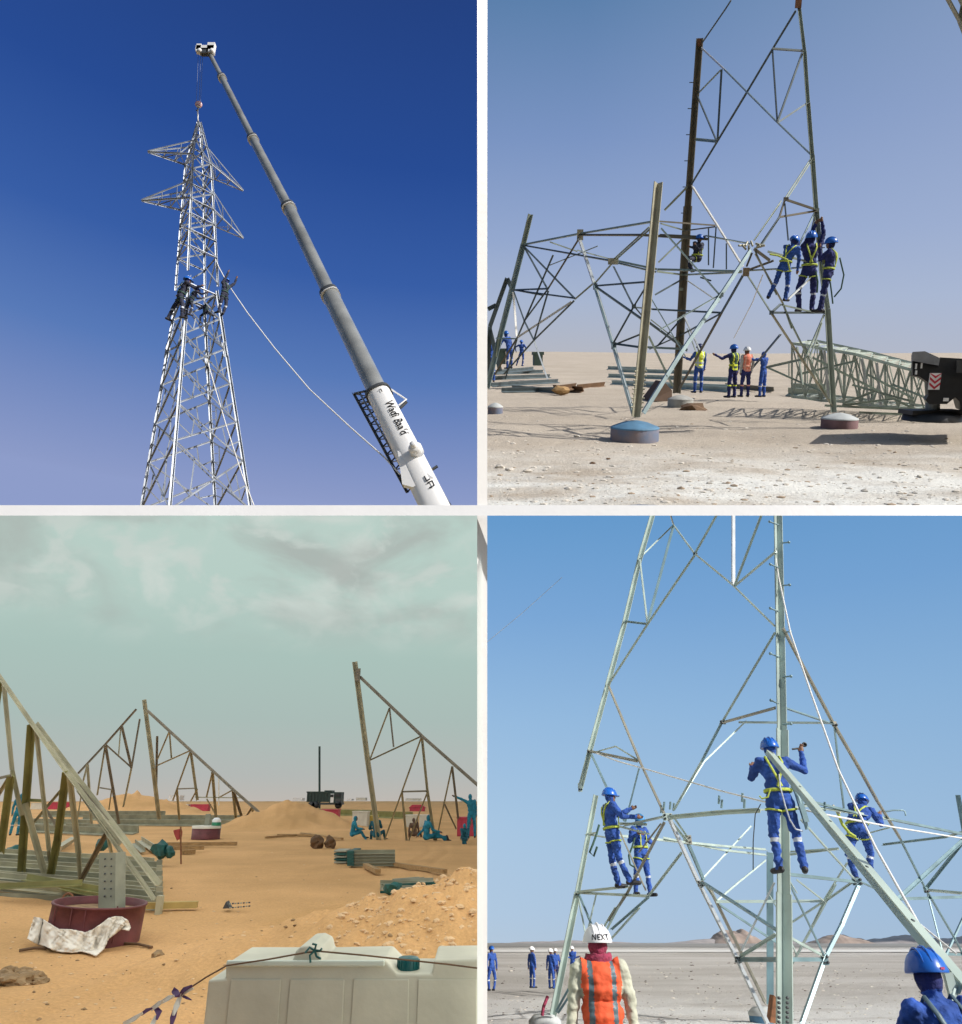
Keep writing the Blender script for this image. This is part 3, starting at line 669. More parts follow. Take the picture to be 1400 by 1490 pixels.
    # text on the base section
    def txt(body, size, q, right, up, m, nm, bold=.0):
        cu = bpy.data.curves.new(nm, 'FONT'); cu.body = body; cu.size = size; cu.extrude = .004; cu.offset = bold * .5
        o = bpy.data.objects.new(nm, cu); C.objects.link(o); me = bpy.data.meshes.new_from_object(o.evaluated_get(bpy.context.evaluated_depsgraph_get())); bpy.data.objects.remove(o)
        me.materials.clear(); me.materials.append(M[m]); n_ = right.cross(up)
        R_ = Matrix((right, up, n_)).transposed()
        for v_ in me.vertices:
            u = (q + R_ @ v_.co - P[5]).dot(sx); rr_ = rb * .475; h_ = rr_ * max(.01, 1 - min(.98, abs(u / rr_)) ** 2.8) ** (1 / 2.8)
            qq = q + R_ @ V((v_.co.x, v_.co.y, 0)); v_.co = qq + fy * (h_ - (qq - P[5]).dot(fy) + .018) - cr.base
        return me
    q0 = P[5] + A_ * .62 + sx * rb * .07 + fy * (rb * .5 + .012)
    cr.part('lettering', txt("Wadi Baa'd", .27, q0, A_, sx, 'black', 'lettering', .004), None)
    cr.part('mark', txt("\u2310", .24, P[5] + A_ * .15 + sx * rb * .02 + fy * (rb * .5 + .012), A_, sx, 'black', 'mark', .006), None)
    mb = MB()
    for dx, dy, ww, hh in ((0, 0, .16, .03), (.13, .03, .03, .07), (.2, .0, .03, .13), (.34, .0, .03, .12), (.22, .1, .14, .03)):
        mb.frame_box(P[5] + A_ * (3.25 + dx) + sx * (rb * .12 + dy) + fy * (rb * .51 + .004), A_ * ww, sx * hh, fy * .006)
    cr.part('mark', mb, 'black')
    # hoist ropes, hook block, sling
    hk = W(1, 289, 152, 24)
    h = Thing(1, hk, 'hook_block', 'round crane hook block with red and white stripes above the pylon tip', 'hook block')
    mb = MB(); 
    for k in range(8):
        z0 = -.16 + k * .04; r0 = .16 * sqrt(max(.05, 1 - ((z0) / .18) ** 2)); r1 = .16 * sqrt(max(.05, 1 - ((z0 + .04) / .18) ** 2))
        mb.lathe(hk + V((0, 0, z0)), [(r0, 0), (r1, .04)], 18, 1, .6, mi=k % 2, R=Matrix.Rotation(.25, 3, 'Y'))
    h.part('sheave_housing', mb, ['white', 'red'])
    mb = MB(); mb.tube([hk + V((0, 0, -.15)), hk + V((.02, 0, -.3)), hk + V((.0, 0, -.38)), hk + V((-.05, 0, -.32))], .03, 6); h.part('hook', mb, 'dkgrey')
    for xa, xb in ((288.5, 286), (292, 290), (295, 292)):
        mb = MB(); mb.tube([W(1, xa, 80, 24), W(1, xb, 147, 24)], .009, 5); h.part('hoist_rope', mb, 'cable')
    mb = MB(); mb.tube([hk + V((-.0, 0, -.3)), W(1, 288.5, 180, 24)], .028, 6); h.part('sling', mb, 'rope')
    # tag line
    mb = MB(); pts = [(313, 374, 24), (318, 388, 23.9), (332, 414, 23.6), (360, 455, 22.8), (400, 507, 21.4), (450, 566, 19.6), (510, 622, 17.6), (560, 666, 16.0), (582, 690, 15.3)]
    mb.tube([W(1, *q) for q in pts], .019, 6); single(1, W(1, *pts[0]), 'tag_line', 'thin white tag line curving from the pylon head down to the crane', 'rope', mb, 'rope')
    mb = MB(); mb.tube([W(1, 301, 522, 22.5), W(1, 314, 568, 22.5), W(1, 330, 622, 22.5), W(1, 352, 690, 22.5), W(1, 372, 742, 22.5)], .018, 6)
    single(1, W(1, 301, 522, 22.5), 'tag_line', 'white rope hanging down the right face of the pylon body', 'rope', mb, 'rope')
    # linesmen
    g = 'linesmen on the pylon under the crane'
    kw = dict(voxel=.024, suit='dusk', hat='hblue', group=g, harness='dharness', face='skin', hood='navy')
    person(1, (257, 465), 22.8, 62, 'dark clad lineman on the left leg standing upright with bent elbows', yaw=-60, spine=(.22, 0, 1), arms=(((-.7, .2, -.5), (.9, .3, .3)), ((.5, .3, -.3), (.8, .2, .4))), legs=(((-.45, .1, -.9), (-.3, 0, -1)), ((.3, 0, -1), (.1, 0, -1))), **kw)
    person(1, (274, 460), 22.9, 42, 'dark clad lineman crouching right of the tall one on the left leg', yaw=-50, spine=(.3, 0, .9), arms=(((.4, .2, -.6), (.8, .2, .2)), ((.6, .3, -.2), (.8, .2, .5))), legs=(((-.3, 0, -1), (-.05, 0, -1)), ((.3, 0, -1), (-.2, 0, -1))), **kw)
    person(1, (323, 457), 23.0, 52, 'lineman at the right leg reaching up towards the white tag line', yaw=60, spine=(0, 0, 1), arms=(((.3, .1, .9), (.25, 0, .9)), ((.5, .2, .7), (.2, 0, .9))), legs=(((-.1, 0, -1), (-.1, 0, -1)), ((.1, 0, -1), (-.2, 0, -1))), **kw)
    person(1, (299, 468), 24.6, 30, 'lineman crouching inside the pylon behind the centre legs', yaw=20, spine=(-.2, .1, .8), arms=(((-.5, 0, -.6), (-.5, .1, .5)), ((.5, 0, -.6), (.3, .1, .6))), legs=(((-.6, .3, -.3), (.1, 0, -1)), ((.6, .3, -.3), (-.1, 0, -1))), **kw)
place1()
# ------------------------------------------------------------------ PLACE 2: four-legged tower foundation being assembled in the dust
def lerp_inv(x, xs, Ds):
    """distance on a vertical face between two legs: 1/D runs linearly with picture x"""
    if x <= xs[0]: return Ds[0]
    for i in range(len(xs) - 1):
        if x <= xs[i + 1]:
            f_ = (x - xs[i]) / (xs[i + 1] - xs[i]); return 1 / ((1 - f_) / Ds[i] + f_ / Ds[i + 1])
    return Ds[-1]
def place2():
    def leg(x0, y0, x1, y1):
        return lambda y: x0 + (x1 - x0) * (y - y0) / (y1 - y0)
    Lx, Fx, Rx, Bx = leg(711, 555, 773, 312), leg(925, 606, 958, 266), lambda y: float(np.interp(y, [0, 226, 310, 470, 600], [1160, 1180, 1187, 1202, 1212])), leg(985, 565, 1019, 54)
    def DF(x, y): return lerp_inv(x, [Lx(y), Fx(y), Rx(y)], [20.5, 14.2 + (606 - y) * .0035, 16.5 + (600 - y) * .001])
    def DB(x, y): return lerp_inv(x, [Lx(y), Bx(y), Rx(y)], [20.5, 23.0 - (565 - y) * .0025, 16.5 + (600 - y) * .001])
    f = lambda x, y: W(2, x, y, DF(x, y)); b = lambda x, y: W(2, x, y, DB(x, y))
    t = Thing(2, f(925, 606), 'lattice_tower', 'half assembled four-legged steel tower base standing on round pads in the dust', 'tower base')
    def bar(s, x0, y0, x1, y1, w, m='steel2', nm='brace', roll=0.0):
        fn = f if s == 'f' else b; a, c = fn(x0, y0), fn(x1, y1)
        return t.bar(a, c, w * PM(2, (x0 + x1) / 2, (y0 + y1) / 2, ((f if s == 'f' else b)((x0 + x1) / 2, (y0 + y1) / 2)).y), m, nm, roll)
    bar('f', 925, 607, 957.5, 266, 9.5, 'beige2', 'leg', .75); bar('b', 985, 572, 1001, 300, 8.5, 'brown2', 'leg', .5); bar('b', 1001, 300, 1018.5, 56, 7, 'brown2', 'leg', .5)
    bar('f', 709, 565, 762, 356, 6, 'blue2', 'leg', .6); bar('f', 762, 356, 772.5, 312, 5.5, 'steel2', 'leg', .6)
    R = [(1160, -8), (1170, 75), (1175, 150), (1181, 226), (1187, 308), (1194.5, 392), (1203, 450), (1212, 600)]
    for i, (a, c) in enumerate(zip(R, R[1:])): bar('f', *a, *c, 4 + i * .45, 'steel2', 'leg', .7)
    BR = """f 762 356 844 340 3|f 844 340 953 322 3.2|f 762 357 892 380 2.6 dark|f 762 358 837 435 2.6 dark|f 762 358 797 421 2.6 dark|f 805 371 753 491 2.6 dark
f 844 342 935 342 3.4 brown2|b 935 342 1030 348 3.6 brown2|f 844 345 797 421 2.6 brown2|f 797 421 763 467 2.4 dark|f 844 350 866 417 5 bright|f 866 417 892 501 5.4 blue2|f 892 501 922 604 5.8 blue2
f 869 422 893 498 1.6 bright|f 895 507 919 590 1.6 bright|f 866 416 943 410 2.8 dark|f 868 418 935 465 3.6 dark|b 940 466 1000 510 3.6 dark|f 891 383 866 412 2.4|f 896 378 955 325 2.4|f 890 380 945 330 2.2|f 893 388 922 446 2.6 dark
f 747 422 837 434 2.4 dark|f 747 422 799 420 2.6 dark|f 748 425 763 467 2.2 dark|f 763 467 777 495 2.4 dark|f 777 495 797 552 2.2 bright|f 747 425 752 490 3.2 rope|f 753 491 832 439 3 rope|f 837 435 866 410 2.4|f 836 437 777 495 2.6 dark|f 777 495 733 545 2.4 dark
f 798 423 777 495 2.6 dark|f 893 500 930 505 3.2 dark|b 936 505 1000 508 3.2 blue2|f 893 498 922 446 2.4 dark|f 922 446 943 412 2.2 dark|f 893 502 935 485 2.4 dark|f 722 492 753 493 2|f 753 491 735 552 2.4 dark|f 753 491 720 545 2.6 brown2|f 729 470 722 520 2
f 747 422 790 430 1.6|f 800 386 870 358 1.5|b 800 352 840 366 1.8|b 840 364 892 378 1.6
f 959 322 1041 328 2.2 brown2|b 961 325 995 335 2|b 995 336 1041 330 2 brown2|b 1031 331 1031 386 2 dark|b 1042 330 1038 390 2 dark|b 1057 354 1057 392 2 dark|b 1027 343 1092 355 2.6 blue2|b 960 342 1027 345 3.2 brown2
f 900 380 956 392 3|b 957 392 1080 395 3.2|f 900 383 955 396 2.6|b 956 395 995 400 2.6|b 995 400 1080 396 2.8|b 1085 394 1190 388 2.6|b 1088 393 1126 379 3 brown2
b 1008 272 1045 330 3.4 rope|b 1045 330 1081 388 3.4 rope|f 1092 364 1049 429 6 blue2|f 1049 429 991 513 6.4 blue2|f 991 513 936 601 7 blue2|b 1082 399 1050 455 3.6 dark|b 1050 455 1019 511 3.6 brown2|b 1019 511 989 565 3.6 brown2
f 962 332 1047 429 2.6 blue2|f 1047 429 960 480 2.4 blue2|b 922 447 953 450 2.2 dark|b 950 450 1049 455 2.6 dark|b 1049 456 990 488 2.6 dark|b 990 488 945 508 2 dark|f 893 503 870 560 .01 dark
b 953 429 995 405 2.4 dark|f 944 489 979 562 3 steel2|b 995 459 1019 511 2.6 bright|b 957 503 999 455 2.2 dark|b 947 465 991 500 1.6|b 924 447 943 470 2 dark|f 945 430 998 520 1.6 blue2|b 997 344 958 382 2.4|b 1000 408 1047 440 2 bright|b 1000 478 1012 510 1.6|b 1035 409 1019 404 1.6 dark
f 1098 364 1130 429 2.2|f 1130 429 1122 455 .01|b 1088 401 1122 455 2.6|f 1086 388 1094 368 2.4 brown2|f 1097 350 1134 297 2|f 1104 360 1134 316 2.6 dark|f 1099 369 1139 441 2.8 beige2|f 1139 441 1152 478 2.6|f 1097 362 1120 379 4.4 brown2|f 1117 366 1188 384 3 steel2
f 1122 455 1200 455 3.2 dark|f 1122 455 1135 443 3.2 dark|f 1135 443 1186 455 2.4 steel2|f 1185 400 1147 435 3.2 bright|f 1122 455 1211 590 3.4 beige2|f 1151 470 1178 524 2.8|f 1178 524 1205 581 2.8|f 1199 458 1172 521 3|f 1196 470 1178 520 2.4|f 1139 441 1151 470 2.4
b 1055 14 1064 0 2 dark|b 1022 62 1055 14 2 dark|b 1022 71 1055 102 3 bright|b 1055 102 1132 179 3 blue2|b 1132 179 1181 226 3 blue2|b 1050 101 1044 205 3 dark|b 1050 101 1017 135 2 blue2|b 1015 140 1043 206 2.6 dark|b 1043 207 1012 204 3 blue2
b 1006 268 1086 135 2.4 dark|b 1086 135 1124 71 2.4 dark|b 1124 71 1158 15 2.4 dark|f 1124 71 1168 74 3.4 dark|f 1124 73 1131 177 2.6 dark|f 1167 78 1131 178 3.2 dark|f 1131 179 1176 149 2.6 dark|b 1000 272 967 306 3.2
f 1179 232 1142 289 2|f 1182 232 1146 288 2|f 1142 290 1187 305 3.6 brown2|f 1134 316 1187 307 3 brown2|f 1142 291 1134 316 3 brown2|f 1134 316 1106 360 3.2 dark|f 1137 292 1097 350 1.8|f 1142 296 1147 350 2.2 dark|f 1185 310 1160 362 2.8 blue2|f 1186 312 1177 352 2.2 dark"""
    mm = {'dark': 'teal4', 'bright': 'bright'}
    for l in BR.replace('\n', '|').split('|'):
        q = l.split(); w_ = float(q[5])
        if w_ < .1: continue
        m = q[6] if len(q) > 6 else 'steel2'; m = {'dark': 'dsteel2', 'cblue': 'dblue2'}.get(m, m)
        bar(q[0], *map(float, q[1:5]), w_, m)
    # gusset plates with bolts
    for s, x, y, wv, hv, m in (('f', 844, 342, 9, 15, 'beige2'), ('f', 892, 380.5, 15, 9, 'beige2'), ('f', 1085, 396, 9, 12, 'rust2'), ('b', 997, 340, 9, 9, 'brown2'), ('b', 991, 421, 6, 4, 'steel2'), ('f', 1161, 6, 9, 12, 'rust'), ('f', 1188, 306, 6, 5, 'steel2'), ('f', 1122, 455, 6, 6, 'dsteel2'), ('f', 1143, 290, 7, 5, 'brown2'), ('b', 1018.5, 62, 8, 10, 'rust'), ('f', 866, 417, 6, 9, 'dsteel2'), ('f', 893, 503, 7, 10, 'dsteel2'), ('f', 922, 446, 6, 6, 'dsteel2'), ('f', 1048, 429, 8, 6, 'blue2')):
        c = (f if s == 'f' else b)(x, y); k = PM(2, x, y, c.y); mb = MB(); mb.box(c + V((0, -.03, 0)), (wv * k, .02, hv * k)); g = t.part('gusset_plate', mb, m)
    for i in range(9):                        # bolted node M1
        c = f(1092 + 9 * cos(i * 2.4), 358 + 7 * sin(i * 2.4)); mb = MB(); mb.tube([c, c + V((.14 * cos(i * 2.4), -.08, .10 * sin(i * 2.4)))], .022, 6); t.part('bolt', mb, 'beige2')
    for i in range(9):
        y = 540 + i * 6.5; c = f(Fx(y), y)
        for s_ in (-1, 1):
            mb = MB(); mb.tube([c + V((s_ * .05, -.02, 0)), c + V((s_ * .115, -.06, 0))], .016, 5); t.part('bolt', mb, 'beige2')
    for y in range(120, 330, 38):
        c = b(Bx(y) - 2, y); mb = MB(); mb.tube([c, c + V((-.17, 0, 0))], .012, 5); t.part('step_bolt', mb, 'dsteel2')
    for y in (345, 362, 380):
        c = f(1189, y); mb = MB(); mb.tube([c, c + V((.14, -.05, .02))], .012, 5); t.part('step_bolt', mb, 'dsteel2')
    # round foundation pads
    def pad(x, y, D, wpx, hpx, name_label, mats, dome=.5):
        k = PM(2, x, y, D); r = wpx * k / 2; h = hpx * k; c = W(2, x, y, D); c.z = -EYE[2] - .05
        th = Thing(2, c, 'foundation_pad', name_label, 'concrete pad', 'round foundation pads')
        mb = MB(); mb.lathe(c, [(r, 0), (r, h * .8), (r * .985, h * .84)], 44, 1, 1.1); th.part('drum', mb, mats[0])
        mb = MB(); mb.lathe(c, [(r * 1.01, h * .8), (r * 1.01, h * .86), (r * .96, h * .9), (r * .55, h * 1.12), (r * .2, h * 1.22), (.01, h * 1.24)], 44, 1, 1.1); th.part('cap', mb, mats[1])
        return th
    pad(923, 640, DF(923, 606), 69, 26, 'round blue concrete pad under the nearest tower leg', ['cdblue', 'cblue'])
    pad(1221, 620, 16.4, 49, 21, 'round maroon concrete pad under the right tower leg', ['pmaroon', 'palegrey'])
    pad(990, 588, 22.8, 36, 16, 'round grey concrete pad under the rear tower leg', ['concrete', 'concrete'])
    pad(721, 588, 20.3, 22, 15, 'round slate concrete pad at the left edge under the left leg', ['cdblue', 'palegrey'])
    # beams lying about
    def lying(name, label, items, cat='steel beams', m='steel2', group=None, z=.08, part='beam', ht=.16):
        x0, y0, x1, y1 = items[0][:4]; c = GP(2, x0, y0); th = Thing(2, c, name, label, cat, group)
        for it in items:
            a = GP(2, it[0], it[1]); e = GP(2, it[2], it[3]); zz = it[4] if len(it) > 4 else z; mm_ = it[5] if len(it) > 5 else m
            a.z += zz; e.z += zz; mb = MB(); mb.L(a, e, ht, .3); th.part(part, mb, mm_)
        return th
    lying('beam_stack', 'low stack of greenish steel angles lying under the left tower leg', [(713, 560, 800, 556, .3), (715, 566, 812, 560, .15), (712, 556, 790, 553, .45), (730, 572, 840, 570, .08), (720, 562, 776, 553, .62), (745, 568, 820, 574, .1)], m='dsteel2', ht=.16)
    lying('beam_stack', 'long teal steel angles lying behind the rear tower leg', [(885, 556, 1060, 562, .3), (890, 560, 1058, 568, .1), (900, 553, 1010, 556, .5), (915, 562, 1062, 572, .1), (884, 551, 940, 553, .6), (1055, 566, 1125, 572, .1, 'brown2')], m='blue2', ht=.17)
    lying('beam_stack', 'thin dark timbers lying in front of the left leg stack', [(805, 568, 848, 572, .1), (812, 574, 838, 570, .2), (840, 566, 880, 562, .05)], cat='timbers', m='dtimber', ht=.2, part='timber')
    lying('beam_stack', 'flat steel plates lying left of the right foundation pad', [(1146, 577, 1212, 580, .12), (1150, 574, 1200, 577, .25)], m='steel2', ht=.25)
    def rocks(label, px, name='rock', p=2, m='palerock', group=None, rs=None):
        pass
    mb = MB(); q = GP(2, 948, 583); a = W(2, 945, 583, q.y - .5); e = W(2, 978, 585, q.y - .5); tp = W(2, 966, 555, q.y - .2); tp2 = W(2, 978, 568, q.y - .2)
    mb.prism([a, e, tp2, tp], V((0, 1.2, 0))); single(2, a, 'plywood_sheet', 'dark brown sheet leaning against the rear foundation pad', 'sheet', mb, 'rust_dark')
    mb = MB(); c = GP(2, 816, 575); c.z += .2; mb.rock(c, .26, 4, 2, sq=(1.2, .7, .7)); single(2, c, 'sack', 'lumpy tan sack on the timbers left of the front leg', 'sack', mb, 'timber')
    mb = MB(); c = GP(2, 1010, 597); mb.rock(c, .33, 9, 2, sq=(1.2, .8, .6)); single(2, c, 'rock', 'dark brown rock between the pads on shaded sand', 'rock', mb, 'dtimber')
    # lattice tower section lying on the ground
    lt = Thing(2, GP(2, 1148, 577), 'lying_tower_section', 'long greenish lattice tower section lying on its side behind the right pad', 'tower section')
    def lx(i, k):                              # station i in 0..10, corner k
        u = i / 10; Dn = 19.5 - 1.5 * u; x = 1152 + (1345 - 1152) * u; yb = 577 + 20 * u; yt = 500 + 44 * u ** 1.3
        y = yb if k in (0, 3) else yt; j_ = noise.noise(V((i * 1.7, k * 3.1, 2))); x += 9 * j_; y += 4 * j_; return W(2, x + (22 if k > 1 else 0), y - (4 if k > 1 else 0), Dn + (2.6 - 1.0 * u if k > 1 else 0))
    def lb(a, c, w_, nm='brace', m='pale2'): lt.bar(a, c, w_ * .46, m, nm)
    for i in range(10):
        for k in range(4): lb(lx(i, k), lx(i + 1, k), .15, 'chord', 'pale2')
        for k in range(4):
            lb(lx(i, k), lx(i, (k + 1) % 4), .08); lb(lx(i, k), lx(i + 1, (k + 1) % 4), .07); lb(lx(i + 1, k), lx(i, (k + 1) % 4), .06)
        if i in (2, 5, 6): lb(lx(i, 0) + V((.1, -.2, 0)), lx(i + 1, 1) + V((-.3, -.2, 0)), .1, 'brace', 'bright')
    lb(W(2, 1115, 534, 18.4), W(2, 1172, 521, 17), .10, 'strut', 'steel2'); lb(W(2, 1115, 534, 18.4), W(2, 1200, 572, 17.6), .10, 'strut', 'steel2'); lb(W(2, 1148, 527, 18), W(2, 1148, 548, 18), .07)
    for x0, y0, x1, y1 in ((1226, 587, 1274, 568), (1274, 568, 1345, 602), (1182, 520, 1280, 570), (1160, 505, 1168, 560), (1240, 560, 1330, 585), (1200, 590, 1370, 598), (1300, 560, 1345, 578), (1225, 590, 1300, 580), (1262, 545, 1330, 580), (1160, 545, 1245, 525), (1250, 600, 1400, 606)):
        lb(W(2, x0, y0, 18.0), W(2, x1, y1, 17.6), .11, 'strut', 'steel2')
    mb = MB(); mb.L(W(2, 1136, 486, 24), W(2, 1091, 540, 26), .075); single(2, W(2, 1088, 545, 26), 'steel_angle', 'single steel angle leaning up behind the man in the blue hood', 'steel angle', mb, 'dsteel2')
    # far-left part-built frame
    t2 = Thing(2, W(2, 711, 475, 24), 'frame_panel', 'thin steel frame panel rising at the left edge behind the left leg', 'steel frame')
    for x0, y0, x1, y1 in ((738, 405, 713, 475), (738, 405, 747, 424), (710, 450, 722, 444), (713, 475, 710, 545), (713, 480, 728, 540)): t2.bar(W(2, x0, y0, 24), W(2, x1, y1, 24), .13, 'dsteel2')
    # crates behind the left leg
    for (x0, y0, x1, y1, lb_) in ((777, 513, 790, 532, 'dark steel box behind the pair of workers at far left'), (722, 508, 736, 530, 'dull green steel box at the far left edge beside the workers')):
        D = 33; a, c = W(2, x0, y1, D), W(2, x1, y0, D); mb = MB(); mb.frame_box(a, (c.x - a.x, 0, 0), (0, .8, 0), (0, 0, c.z - a.z)); 
        mb.frame_box(a + V((-.05, -.03, c.z - a.z - .1)), (c.x - a.x + .1, 0, 0), (0, .86, 0), (0, 0, .13)); th = single(2, a, 'steel_box', lb_, 'box', mb, 'midgreen')
    # corner of another lattice at the top right
    t3 = Thing(2, W(2, 1403, 55, 15), 'lattice_boom', 'tan lattice boom crossing the top right corner', 'lattice boom')
    for x0, y0, x1, y1, w_ in ((1374, -10, 1396, 30, 6), (1396, 30, 1420, 90, 7), (1392, -10, 1425, 60, 5), (1396, 28, 1412, 20, 4), (1396, 26, 1402, -4, 4)): t3.bar(W(2, x0, y0, 15), W(2, x1, y1, 15), w_ * PM(2, 1396, 30, 15), 'beige2')
    # crane chassis at the right edge
    D = 13.6; k = PM(2, 1360, 550, D); ct = Thing(2, W(2, 1357, 603, D), 'crane_truck', 'black mobile crane chassis end at the right edge with a striped warning plate', 'crane truck')
    def slab(nm, poly, m, D_=D, dep=1.6): mb = MB(); mb.prism([W(2, x, y, D_) for x, y in poly], (W(2, 1310, 560, D + 1) - W(2, 1310, 560, D)) * dep); return ct.part(nm, mb, m)
    slab('counterweight', [(1328, 512), (1346, 511), (1368, 521), (1366, 532), (1328, 525)], 'grey2', D - .05)
    slab('chassis', [(1328, 526), (1366, 533), (1368, 520), (1440, 524), (1440, 595), (1400, 598), (1396, 584), (1390, 578), (1378, 588), (1352, 588), (1347, 582), (1351, 575), (1350, 556), (1338, 548), (1328, 546)], 'black')
    slab('side_panel', [(1392, 524), (1445, 527), (1445, 545), (1392, 542)], 'dkgrey', D - .12, .1)
    for x0, y0, x1, y1 in ((1332, 529, 1335, 537), (1340, 528, 1343, 536), (1332, 539, 1335, 545), (1373, 579, 1381, 584)):
        mb = MB(); a, c = W(2, x0, y1, D - .02), W(2, x1, y0, D - .02); mb.frame_box(a, (c.x - a.x, 0, 0), (0, .03, 0), (0, 0, c.z - a.z)); ct.part('bracket', mb, 'white')
    a, c = W(2, 1351, 567, D - .08), W(2, 1370, 543, D - .08); wd, hg = c.x - a.x, c.z - a.z
    mb = MB(); mb.frame_box(a, (wd, 0, 0), (0, .02, 0), (0, 0, hg)); pl = ct.part('warning_plate', mb, 'white')
    for i in range(3):
        mb = MB(); z0 = hg * (.02 + i * .33); y_ = -.006
        mb.prism([a + V((0, y_, z0 + hg * .28)), a + V((wd * .5, y_, z0)), a + V((wd * .5, y_, z0 + hg * .15)), a + V((0, y_, min(hg, z0 + hg * .43)))], V((0, .004, 0))); 
        mb.prism([a + V((wd, y_, min(hg, z0 + hg * .28))), a + V((wd * .5, y_, z0)), a + V((wd * .5, y_, z0 + hg * .15)), a + V((wd, y_, min(hg, z0 + hg * .43)))], V((0, .004, 0))); ct.part('chevron', mb, 'red', parent=pl)
    mb = MB(); q = W(2, 1357, 586, D + .5); mb.tube([q, W(2, 1357, 607, D + .5)], .12, 12); ct.part('outrigger_leg', mb, 'midgrey')
    mb = MB(); q = W(2, 1355, 612, D + .5); mb.lathe(q, [(.5, 0), (.48, .12), (.2, .18)], 20); mb.box(q + V((0, 0, .16)), (1.0, .5, .08)); ct.part('outrigger_foot', mb, 'black')
    
    # people on the ground
    g = 'workers standing on the sand in the dust'
    st = ((-.08, 0, -1), (0, -.04, -1)), ((.08, 0, -1), (0, -.04, -1))
    person(2, (1015, 572), 26.5, 71, 'worker in yellow vest and blue trousers standing behind the rear leg', g, yaw=10, vest='hiyel', hat='navyhat', suit='blue', legs=st, arms=(((-.5, .3, -.8), (-.7, .4, .3)), ((.15, 0, -1), (0, .3, -1))), voxel=.022, face='navy', hood='navy')
    person(2, (1064, 579), 26, 77, 'worker in dark green vest pointing left with bent arm', g, yaw=30, suit='navy', vest='dgreen', vstripe='hiyel', hat='hblue', legs=st, arms=(((-.8, .1, -.4), (-.9, .1, .5)), ((.15, 0, -1), (0, .2, -1))), voxel=.022, hood='navy', brim=0)
    person(2, (1083, 578), 25.5, 73, 'worker in salmon vest and white helmet standing with back turned', g, yaw=10, suit='navy', vest='salmon', vstripe='salmon2', top='palegrey', hat='hwhite', legs=st, arms=(((-.12, 0, -1), (.1, .3, -.9)), ((.25, 0, -1), (-.1, .3, -.9))), voxel=.022, hood='brownc')
    person(2, (1108, 578), 25.5, 68, 'worker in blue hood pointing left beside the salmon vest', g, yaw=40, suit='blue', hat=None, hood='blue', face='blue', legs=st, arms=(((-.8, .2, -.1), (-.9, 0, .45)), ((-.15, 0, -1), (-.1, 0, -1))), voxel=.022, bands=True, boots='boots')
    person(2, (741, 537), 33, 55, 'blue worker stooping beside the left tower leg', g, yaw=40, suit='blue', spine=(-.25, .1, 1), legs=st, hood='blue', voxel=.025, arms=(((-.5, 0, -.8), (-.3, 0, -.9)), ((.3, 0, -1), (-.2, 0, -1))))
    person(2, (759, 533), 34, 38, 'blue worker with arms out behind the left tower leg', g, yaw=-20, suit='blue', spine=(-.05, .1, 1), legs=(((-.35, 0, -1), (-.3, 0, -1)), ((.05, 0, -1), (-.15, 0, -1))), hood='blue', face='blue', voxel=.025, arms=(((-.8, 0, -.4), (.2, 0, -.9)), ((.6, 0, -.8), (-.5, 0, -.6))))
    person(2, (714, 556), 25, 66, 'blue worker half hidden at the left edge of the dusty site', g, yaw=10, suit='blue', legs=st, hood='blue', voxel=.022)
    # climbers
    g = 'climbers in blue on the tower base'
    cl = dict(voxel=.02, suit='navy', hat='hblue', hood='navy', harness='harness', group=g)
    c1 = person(2, (1138, 439), 15.4, 96, 'climber bending over the girder with helmet to the right', yaw=-40, spine=(.16, 0, 1), chest=(.45, .1, 1), head=(-20, -25), arms=(((.35, .2, -.9), (-.05, .3, -1)), ((.25, .2, -1), (.0, .2, -1))), legs=(((-.28, 0, -1), (-.42, 0, -.9)), ((.10, 0, -1), (-.10, 0, -1))), **{**cl, 'suit': 'blue'})
    c2 = person(2, (1172, 455), 16.6, 118, 'climber with both arms raised behind the right leg', yaw=-10, spine=(0, 0, 1), arms=(((.5, .1, .7), (.35, 0, .9)), ((.3, .2, .9), (-.2, 0, .9))), head=(-20, 10), legs=(((-.28, 0, -1), (.15, 0, -1)), ((.12, 0, -1), (-.02, 0, -1))), **cl)
    c3 = person(2, (1200, 455), 15.6, 109, 'climber at far right with arms bent to the leg and lanyard hanging behind', yaw=55, spine=(.05, 0, 1), head=(10, 0), arms=(((-.6, .1, -.6), (-.1, 0, 1)), ((-.5, .2, -.7), (-.4, 0, .8))), legs=(((-.10, 0, -1), (-.16, 0, -1)), ((-.25, 0, -1), (.0, 0, -1))), **cl)
    k = PM(2, 1225, 400, 15.4)
    for pts in ([(1222, 375), (1228, 400), (1224, 420), (1214, 432)], [(1208, 410), (1210, 425), (1212, 442)]): lanyard(c3, [W(2, x, y, 15.4) for x, y in pts] , .016, 'dharness')
    lanyard(c1, [W(2, x, y, 15.2) for x, y in ((1120, 370), (1132, 372), (1146, 378), (1150, 395))], .016, 'harness'); lanyard(c2, [W(2, x, y, 16.4) for x, y in ((1187, 395), (1190, 410), (1189, 426))], .02, 'dharness')
    person(2, (1013, 398), 21.4, 56, 'climber crouching on the girder behind the tall brown leg', yaw=-150, spine=(.05, 0, 1), fat=1.35, arms=(((-.6, -.2, -.5), (-.8, 0, .3)), ((.4, -.2, -.7), (-.4, -.3, .4))), legs=(((-.9, -.3, .1), (.1, 0, -1)), ((-.5, -.5, -.1), (.3, 0, -1))), **{**cl, 'suit': 'dusk'})
